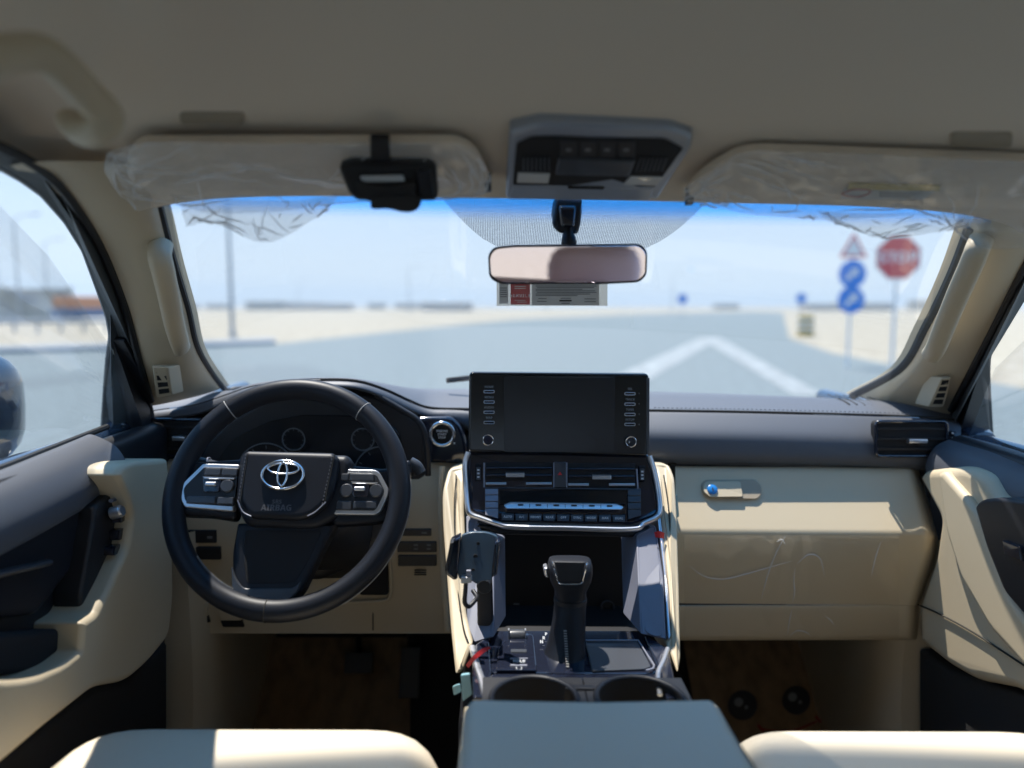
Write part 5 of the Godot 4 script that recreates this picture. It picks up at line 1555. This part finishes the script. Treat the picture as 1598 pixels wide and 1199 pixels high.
func overhead():
	# sun visors folded up against the lining
	for side in 2:
		var o := thing("sun_visor", "beige sun visor wrapped in film with a black pouch strapped on" if side == 0 else "beige sun visor wrapped in film with a warning label", "sun visor", P(480, 260, 0.93) if side == 0 else P(1400, 280, 0.97), "sun visors still in their plastic")
		var ol: Array
		if side == 0: ol = [[200, 240, 14], [222, 224, 10], [715, 223, 24], [745, 240, 20], [764, 282, 10], [752, 302, 8], [560, 308, 6], [240, 306, 14], [196, 280, 16]]
		else: ol = [[1072, 300, 8], [1100, 270, 20], [1150, 241, 26], [1190, 236, 12], [1598, 251, 2], [1760, 259, 10], [1760, 346, 10], [1598, 328, 4], [1500, 326, 6], [1200, 318, 10], [1080, 312, 6]]
		var dt := (func(x, y): return table([[215, 0.852], [308, 1.012]], y)) if side == 0 else (func(x, y): return table([[231, 0.872], [325, 1.012]], y - (x - 1200) * 0.03))
		part(o, "visor_pad", slab(pts(rnd(ol, 6), dt), Vector3(0, 0.010, -0.004), 0.0035, 4), M.lining, 55.0)
		part(o, "pivot_clip", xf(at(P(762, 285, 0.98) if side == 0 else P(1076, 306, 1.0)), block(Vector3(0.008, 0.022, 0.02), 0.002)), M.black)
		if side == 1:
			var lb := part(o, "warning_label", slab(pts(rnd([[1318, 296], [1462, 298], [1440, 312], [1312, 311]], 2), func(x, y): return dt.call(x, y) - 0.010), Vector3(0, 0.002, 0)), M.paper)
			part(lb, "yellow_strip", slab(pts([[1326, 287], [1468, 291], [1466, 298.5], [1322, 296]], func(x, y): return dt.call(x, y) - 0.0104), Vector3(0, 0.002, 0)), M.yellowprint)
			part(lb, "red_oval", tube(pts(smooth_px([[1314, 303], [1336, 295.5], [1359, 299], [1340, 307.5]], 6), func(x, y): return dt.call(x, y) - 0.0115), 0.0012, 6, true), M.redprint)
			for k in 3: part(lb, "text_line", slab(pts([[1372, 300.5 + k * 3.2], [1438 - k * 8, 301.5 + k * 3.2], [1438 - k * 8, 302.4 + k * 3.2], [1372, 301.4 + k * 3.2]], func(x, y): return dt.call(x, y) - 0.0118), Vector3(0, 0.001, 0)), M.fineprint)
	# plastic film on the visors
	var f1 := thing("plastic_film", "clear crinkled plastic film hanging under the visor with the pouch", "plastic film", P(400, 300, 0.95), "protective film on the sun visors")
	film(f1, "film_sheet", [[[170, 238, 0.90], [230, 220, 0.858], [360, 221, 0.852], [530, 222, 0.852], [700, 222, 0.852], [742, 238, 0.87], [764, 270, 0.93]], [[166, 262, 0.92], [220, 262, 0.90], [360, 262, 0.905], [530, 262, 0.905], [700, 264, 0.905], [748, 268, 0.92], [766, 280, 0.95]], [[186, 296, 0.95], [235, 300, 0.965], [360, 302, 0.975], [530, 300, 0.975], [690, 304, 0.975], [745, 300, 0.97], [762, 292, 0.965]], [[215, 325, 0.965], [272, 316, 0.985], [340, 330, 0.99], [450, 326, 0.985], [530, 312, 0.98], [690, 308, 0.978], [752, 304, 0.972]]], 0.008, 1.0)
	film(f1, "loose_flap", [[[268, 300, 0.965], [320, 308, 0.97], [400, 310, 0.97], [470, 310, 0.97], [528, 300, 0.965]], [[286, 322, 0.96], [330, 335, 0.958], [400, 342, 0.955], [462, 334, 0.957], [520, 316, 0.962]], [[292, 350, 0.956], [335, 346, 0.952], [408, 374, 0.95], [455, 362, 0.952], [514, 324, 0.96]]], 0.007, 5.0)
	var f2 := thing("plastic_film", "clear crinkled plastic film sagging under the visor with the label", "plastic film", P(1380, 320, 0.96), "protective film on the sun visors")
	film(f2, "film_sheet", [[[1068, 290, 0.955], [1110, 262, 0.90], [1170, 234, 0.868], [1300, 238, 0.868], [1450, 243, 0.868], [1598, 249, 0.868], [1720, 254, 0.868]], [[1066, 300, 0.96], [1120, 286, 0.93], [1180, 272, 0.915], [1300, 276, 0.915], [1450, 282, 0.915], [1598, 290, 0.915], [1720, 296, 0.915]], [[1070, 308, 0.965], [1130, 312, 0.965], [1200, 316, 0.972], [1300, 320, 0.975], [1450, 325, 0.975], [1540, 345, 0.97], [1720, 350, 0.965]], [[1076, 311, 0.967], [1140, 327, 0.968], [1210, 335, 0.972], [1300, 340, 0.972], [1450, 336, 0.972], [1530, 384, 0.965], [1720, 372, 0.96]]], 0.008, 11.0)
	film(f2, "loose_flap", [[[1270, 326, 0.968], [1330, 330, 0.968], [1400, 332, 0.968], [1470, 330, 0.968], [1516, 330, 0.968]], [[1290, 342, 0.962], [1340, 352, 0.958], [1395, 354, 0.956], [1460, 350, 0.958], [1512, 346, 0.96]], [[1310, 347, 0.96], [1350, 364, 0.955], [1390, 370, 0.953], [1452, 360, 0.955], [1508, 352, 0.958]]], 0.005, 15.0)
	# black pouch strapped to the driver's visor
	var o := thing("visor_pouch", "black elastic card pouch strapped round the film-wrapped visor", "pouch", P(605, 290, 0.93))
	part(o, "strap", slab(pts([[577, 216], [607, 217], [609, 262], [579, 262]], func(_x, y): return table([[215, 0.838], [262, 0.885]], y)), Vector3(0, 0.006, -0.004), 0.001, 1), M.cloth)
	var pd := func(_x, y): return table([[252, 0.865], [335, 0.905]], y)
	part(o, "pouch_body", slab(pts(rnd([[527, 264, 6], [545, 257, 8], [670, 259, 8], [679, 268, 6], [683, 312, 5], [676, 317, 4], [556, 316, 6], [543, 304, 6]], 6), pd), Vector3(0, 0.012, -0.014), 0.007, 4), M.cloth)
	part(o, "side_pocket", slab(pts(rnd([[650, 266], [672, 266], [678, 312], [656, 314]], 4), func(x, y): return pd.call(x, y) - 0.006), Vector3(0, 0.004, -0.008), 0.002, 2), M.leather)
	part(o, "flap", slab(pts(smooth_px([[579, 326], [584, 308], [618, 304], [654, 306], [655, 322], [645, 331], [628, 332], [605, 327]], 5), func(x, y): return pd.call(x, y) - 0.010), Vector3(0, 0.004, -0.010), 0.003, 3), M.cloth)
	for k in 4: part(o, "elastic_fold", tube(curve(pts([[556, 284 + k * 6], [580, 291 + k * 6], [612, 293 + k * 6], [648, 287 + k * 6]], func(x, y): return pd.call(x, y) - 0.004), 5), 0.004, 8), M.cloth)
	part(o, "paper_card", slab(pts(rnd([[562, 275], [628, 273.5], [632, 283], [564, 284]], 1.5), func(x, y): return pd.call(x, y) - 0.0035), Vector3(0, 0.001, -0.003)), M.paper)
	# overhead console
	var oc := thing("overhead_console", "grey-framed overhead console with map lights and dark switches", "overhead console", P(935, 260, 0.93))
	var od := func(_x, y): return table([[195, 0.835], [250, 0.90], [314, 1.005]], y)
	part(oc, "frame", slab(pts(rnd([[795, 209, 4], [842, 197, 8], [1046, 203, 8], [1080, 216, 5], [1079, 233, 8], [1027, 312, 4], [789, 311, 4]], 6), od), Vector3(0, 0.03, -0.004), 0.006, 4), M.greyframe)
	var pn := part(oc, "switch_panel", slab(pts(rnd([[806, 224, 4], [828, 213.5, 8], [1038, 217, 8], [1067, 232, 5], [1023, 292, 3], [800, 289, 3]], 5), func(x, y): return od.call(x, y) - 0.0012), Vector3(0, 0.006, -0.002), 0.0006, 1), M.matte)
	for k in 4:
		var x := 888.0 + k * 30.0
		var b := part(pn, "switch", slab(pts(box_px(x - 14, 221, x + 14, 246, 2), func(_x, y): return od.call(_x, y) - 0.003), Vector3(0, 0.004, -0.002), 0.001, 1), M.black)
		part(b, "switch_icon", slab(pts(box_px(x - 5, 232, x + 4, 236.5, 1), func(_x, y): return od.call(_x, y) - 0.0036), Vector3(0, 0.001, 0)), M.dimprint)
	part(pn, "microphone_cover", slab(pts(rnd([[872, 250], [992, 252], [982, 277], [866, 274]], 3), func(x, y): return od.call(x, y) - 0.007), Vector3(0, 0.008, -0.004), 0.003, 3), M.graykey)
	for k in 14:
		var x := 816.0 + (k % 7) * 6.6 if k < 7 else 1000.0 + (k % 7) * 6.6
		var sl := 0.0 if k < 7 else -8.0
		part(pn, "grille_rib", slab(pts([[x, 247], [x + 2.2, 247], [x + 2.2 + sl, 268], [x + sl, 268]], func(_x, y): return od.call(_x, y) - 0.0035), Vector3(0, 0.003, -0.002), 0.0005, 1), M.graykey)
	for q in [[[808, 271], [859, 272], [856, 287], [806, 286]], [[984, 276], [1036, 277], [1025, 291], [972, 289]]]:
		part(pn, "map_light", slab(pts(rnd(q, 2), func(x, y): return od.call(x, y) - 0.004), Vector3(0, 0.006, -0.003), 0.0015, 2), M.lens)
	part(oc, "holder_lid", slab(pts(rnd([[800, 291.5], [1021, 294], [1014, 313.5], [793, 311.5]], 3), func(x, y): return od.call(x, y) - 0.003), Vector3(0, 0.02, -0.004), 0.0025, 3), M.greyframe)
	part(oc, "lid_notch", slab(pts([[886, 292], [943, 293], [942, 296], [887, 295]], func(x, y): return od.call(x, y) - 0.005), Vector3(0, 0.003, -0.002)), M.matte)
	# header bulge between console and glass
	# rear-view mirror
	var m := thing("rear_view_mirror", "rear-view mirror on a black stalk under the overhead console", "mirror", P(886, 412, 1.06))
	part(m, "mount", slab(pts(rnd([[868, 314], [909, 316], [907, 352], [902, 368], [872, 366], [862, 356]], 5), 1.075), Vector3(0, 0.02, -0.03), 0.006, 3), M.black)
	part(m, "mount_cover", slab(pts(rnd([[872, 322], [900, 322], [897, 356], [876, 356]], 5), 1.064), Vector3(0, 0.006, -0.02), 0.006, 3), M.gloss)
	part(m, "stalk", tube(curve(pts([[886, 350, 1.082], [887, 366, 1.076], [888, 384, 1.072], [888, 402, 1.078]], null), 5), [0.0095, 0.0095, 0.009, 0.0085, 0.008, 0.0085, 0.0095, 0.0105, 0.011, 0.011, 0.010, 0.010, 0.010, 0.010, 0.010, 0.010], 14), M.black)
	var mo := rnd([[761.5, 398, 12], [770, 386, 12], [800, 382.5, 10], [1000, 380.5, 14], [1011, 392, 12], [1010, 430, 12], [998, 441, 12], [940, 444, 10], [780, 444, 14], [763, 434, 12]], 8)
	var md := func(x, y): return 1.050 + (x - 886) * 0.000055 + (y - 412) * 0.00004
	part(m, "housing", slab(pts(mo, md), Vector3(0, 0.003, -0.034), 0.003, 3, 0.014), M.black)
	var mi := []
	for q in mo: mi.append([886.5 + (q[0] - 886.5) * 0.975, 412.5 + (q[1] - 412.5) * 0.90])
	part(m, "mirror_glass", slab(pts(mi, func(x, y): return md.call(x, y) - 0.0008), Vector3(0, 0, -0.002), 0.0005, 1), M.mirror, 20.0)
	# service sticker on the glass below the mirror (its square codes left out)
	var s := thing("windscreen_sticker", "grey and red service sticker on the windscreen below the mirror", "sticker", PW(862, 460, 0.006))
	var sd2 := func(x0, y0, x1, y1, inn): return [PW(x0, y0, inn), PW(x1, y0, inn), PW(x1, y1, inn), PW(x0, y1, inn)]
	var flat := Vector3(0, 0, -0.0006)
	part(s, "clear_backing", slab(sd2.call(775, 436, 948, 477.5, 0.010), flat), M.palepaper)
	part(s, "grey_panel", slab(sd2.call(830, 436, 935, 476.5, 0.0115), flat), M.paper)
	part(s, "side_panel", slab(sd2.call(779, 436, 793, 474, 0.0115), flat), M.paper)
	var rp := part(s, "red_panel", slab(sd2.call(797, 436, 827, 475.5, 0.0115), flat), M.redprint)
	var tb := func(px, py): return Transform3D(Basis(Vector3.RIGHT, -0.0), PW(px, py, 0.0145))
	for k in 2: part(rp, "text_line", slab(sd2.call(803, 446.5 + k * 3.0, 821, 447.8 + k * 3.0, 0.0135), flat), M.signwhite)
	lettering(rp, "lettering", "SERVICE", tb.call(812, 461.0), 0.0072, M.signwhite, 0.0002)
	for k in 2: part(rp, "text_line", slab(sd2.call(803 + k * 4, 468.5 + k * 2.6, 820 + k * 2, 469.5 + k * 2.6, 0.0135), flat), M.signwhite)
	for k in 7: part(s, "text_line", slab(sd2.call(836 + (2 if k % 3 == 1 else 0), 446 + k * 2.5, 931 - [0, 4, 22, 2, 0, 10, 30][k], 447.1 + k * 2.5, 0.0135), flat), M.fineprint)
	for k in 5: part(s, "text_line", slab(sd2.call(780.5, 449 + k * 3.4, 791, 450.3 + k * 3.4, 0.0135), flat), M.fineprint)
	for q in [[840, 465.5, 853], [838, 470, 853], [912, 466, 930], [912, 470.5, 930], [875, 465, 891], [876, 473, 889]]:
		part(s, "text_line", slab(sd2.call(q[0], q[1], q[2], q[1] + 1.2, 0.0135), flat), M.fineprint)
	part(s, "text_line", slab(sd2.call(873, 468.3, 892, 470.6, 0.0135), flat), M.ink)

# ================= loose things =================
func small_things():
	# phone holder
	var o := thing("phone_holder", "slate grey phone cradle with side clamps and a charging plug", "phone holder", P(745, 985, 1.14))
	var pd := func(_x, y): return table([[828, 1.10], [910, 1.075]], y)
	var bp := part(o, "back_plate", slab(pts(rnd([[720, 836, 4], [734, 831, 8], [760, 831, 10], [777, 838, 4], [771, 880], [768, 906, 4], [750, 908, 4], [744, 913, 4], [733, 905, 5], [716, 906, 6], [713, 885, 6], [717, 862]], 4), pd), Vector3(0, 0, -0.006), 0.002, 3), M.blueplate)
	for q in [[746, 848.5, 0.0026], [742, 869, 0.0034], [738.5, 890, 0.0026]]:
		part(bp, "screw_hole", xf(at(P(q[0], q[1], pd.call(0, q[1]) - 0.0004)), lathe([[0.0, 0.0003], [q[2], 0.0003], [q[2], -0.001]], 16, Vector3.BACK)), M.matte)
	part(o, "side_clamp", slab(pts(rnd([[703, 846], [719, 838], [714, 905], [708, 907], [696, 898], [694, 888]], 3), 1.078), Vector3(0, 0, -0.022), 0.004, 3), M.gloss)
	part(o, "clamp_lip", slab(pts(rnd([[702, 848], [708, 846], [700, 893], [694, 892]], 2), 1.062), Vector3(0, 0, -0.020), 0.002, 2), M.black)
	part(o, "side_clamp", slab(pts(rnd([[772, 848], [781, 844], [776, 898], [766, 903]], 3), 1.078), Vector3(0, 0, -0.022), 0.003, 3), M.gloss)
	part(o, "mount_arm", slab(pts(rnd([[744, 905], [768, 905], [770, 970], [762, 982], [745, 986]], 4), 1.125), Vector3(0, 0, -0.02), 0.004, 3), M.black)
	part(o, "arm_joint", xf(at(P(756, 912, 1.10)), lathe([[0.0, 0.012], [0.010, 0.012], [0.012, 0.008], [0.012, -0.02]], 20, Vector3.BACK)), M.black)
	var pl := part(o, "plug_body", slab(pts(rnd([[719, 901], [736, 901], [736, 911], [719, 912]], 2), 1.062), Vector3(0, 0, -0.010), 0.002, 2), M.silver)
	part(pl, "plug_tip", slab(pts(rnd([[727.5, 891], [735, 891], [735, 901], [727.5, 901]], 1), 1.064), Vector3(0, 0, -0.005), 0.001, 2), M.satin)
	part(o, "cable", tube(curve(pts([[727, 911, 1.064], [726, 925, 1.064], [725, 940, 1.068], [731, 947, 1.075], [740, 939, 1.085], [744, 932, 1.10], [738, 922, 1.115]], null), 6), 0.0034, 10), M.black)
	# red ribbons
	var r1 := thing("red_tag", "red tag stuck by the console trim near the gear lever", "tag", P(745, 1025, 1.02))
	part(r1, "strip", patch([[P(727, 1038, 1.02), P(738, 1024, 1.015), P(752, 1013, 1.02), P(764, 1009, 1.03)], [P(731, 1043, 1.02), P(742, 1030, 1.012), P(754, 1020, 1.018), P(765, 1013, 1.03)]], 5, 2), M.red)
	var r2 := thing("red_tag", "short red tag on the console flank beside the glove box", "tag", P(1030, 835, 1.25))
	part(r2, "strip", patch([[P(1021, 831, 1.255), P(1029, 829, 1.25), P(1037, 832, 1.255)], [P(1023, 839, 1.255), P(1030, 840, 1.247), P(1036, 841, 1.255)]], 4, 2), M.red)
	# paper mat in the passenger footwell, on the sloping toe board
	var toe := func(px, py, lift):
		var rr := ray(px, py)
		var k: float = -rr.y / -rr.z
		var d: float = minf((1.03 + 0.833 * 1.72 - lift) / (0.833 + k), 2.01)
		var fl: float = (1.068 - lift) / k
		return P(px, py, minf(d, fl))
	var m := thing("paper_floor_mat", "brown kraft paper mat with a printed smiling face in the passenger footwell", "floor mat", toe.call(1240, 1090, 0.0))
	var rows := []
	for y in [1000, 1030, 1060, 1090, 1120, 1150, 1180]:
		var r := []
		for k in 9:
			var u := k / 8.0
			var px := lerpf(table([[1000, 1066], [1180, 1096]], y), table([[1000, 1348], [1180, 1430]], y), u)
			r.append(toe.call(px, y, 0.012 + 0.004 * nz.get_noise_2d(px * 0.03, y * 0.05)))
		rows.append(r)
	part(m, "mat_sheet", patch(rows, 3, 3), M.kraft, 60.0)
	for q in [[1159, 1101, 23], [1243, 1093, 22]]:
		var ol := []
		for p in circle(q[2], 32, q[2] * 1.02): ol.append(toe.call(q[0] + p.x, q[1] + p.y, 0.022))
		var e := part(m, "printed_eye", slab(ol, Vector3(0, -0.0008, -0.0006)), M.ink)
		for h in [[-6, -5, 7], [6, 3, 3]]:
			var hl := []
			for p in circle(h[2], 20): hl.append(toe.call(q[0] + h[0] + p.x, q[1] + h[1] + p.y, 0.025))
			part(e, "eye_glint", slab(hl, Vector3(0, -0.0008, -0.0006)), M.fineprint)
	var sm := []
	for q in [[1190, 1138], [1215, 1141], [1245, 1138], [1275, 1126]]: sm.append(toe.call(q[0], q[1], 0.022))
	part(m, "printed_smile", tube(curve(sm, 5), 0.003, 6, false, 0.4), M.kraftred)
	for q in [[1188, 1138], [1278, 1124]]:
		part(m, "printed_cheek", tube([toe.call(q[0] - 5, q[1] - 6, 0.022), toe.call(q[0] + 4, q[1] + 4, 0.022)], 0.003, 6), M.kraftred)
	# driver's side paper and pedals
	var m2 := thing("paper_floor_mat", "dim brown paper sheet lying in the driver's footwell", "floor mat", toe.call(480, 1090, 0.0))
	var rows2 := []
	for y in [995, 1030, 1060, 1090, 1120, 1150, 1180]:
		var r := []
		for k in 7: r.append(toe.call(lerpf(340, 640, k / 6.0), y, 0.012 + 0.005 * nz.get_noise_2d(k * 0.7, y * 0.04)))
		rows2.append(r)
	part(m2, "mat_sheet", patch(rows2, 3, 3), M.kraft, 60.0)
	for q in [[560, 1035, 0.07, 0.05, "brake pedal"], [640, 1050, 0.05, 0.12, "accelerator pedal"]]:
		var p := thing("pedal", "black %s hanging in the driver's footwell" % q[4], "pedal", P(q[0], q[1], 1.78))
		part(p, "pad", xf(at(P(q[0], q[1], 1.78), Basis(Vector3.RIGHT, -0.5)), block(Vector3(q[2], q[3], 0.012), 0.004)), M.black)
		part(p, "lever", tube(curve([P(q[0], q[1], 1.79), P(q[0], q[1] - 40, 1.86), P(q[0] + 4, q[1] - 110, 1.90)], 4), 0.008, 8), M.black)
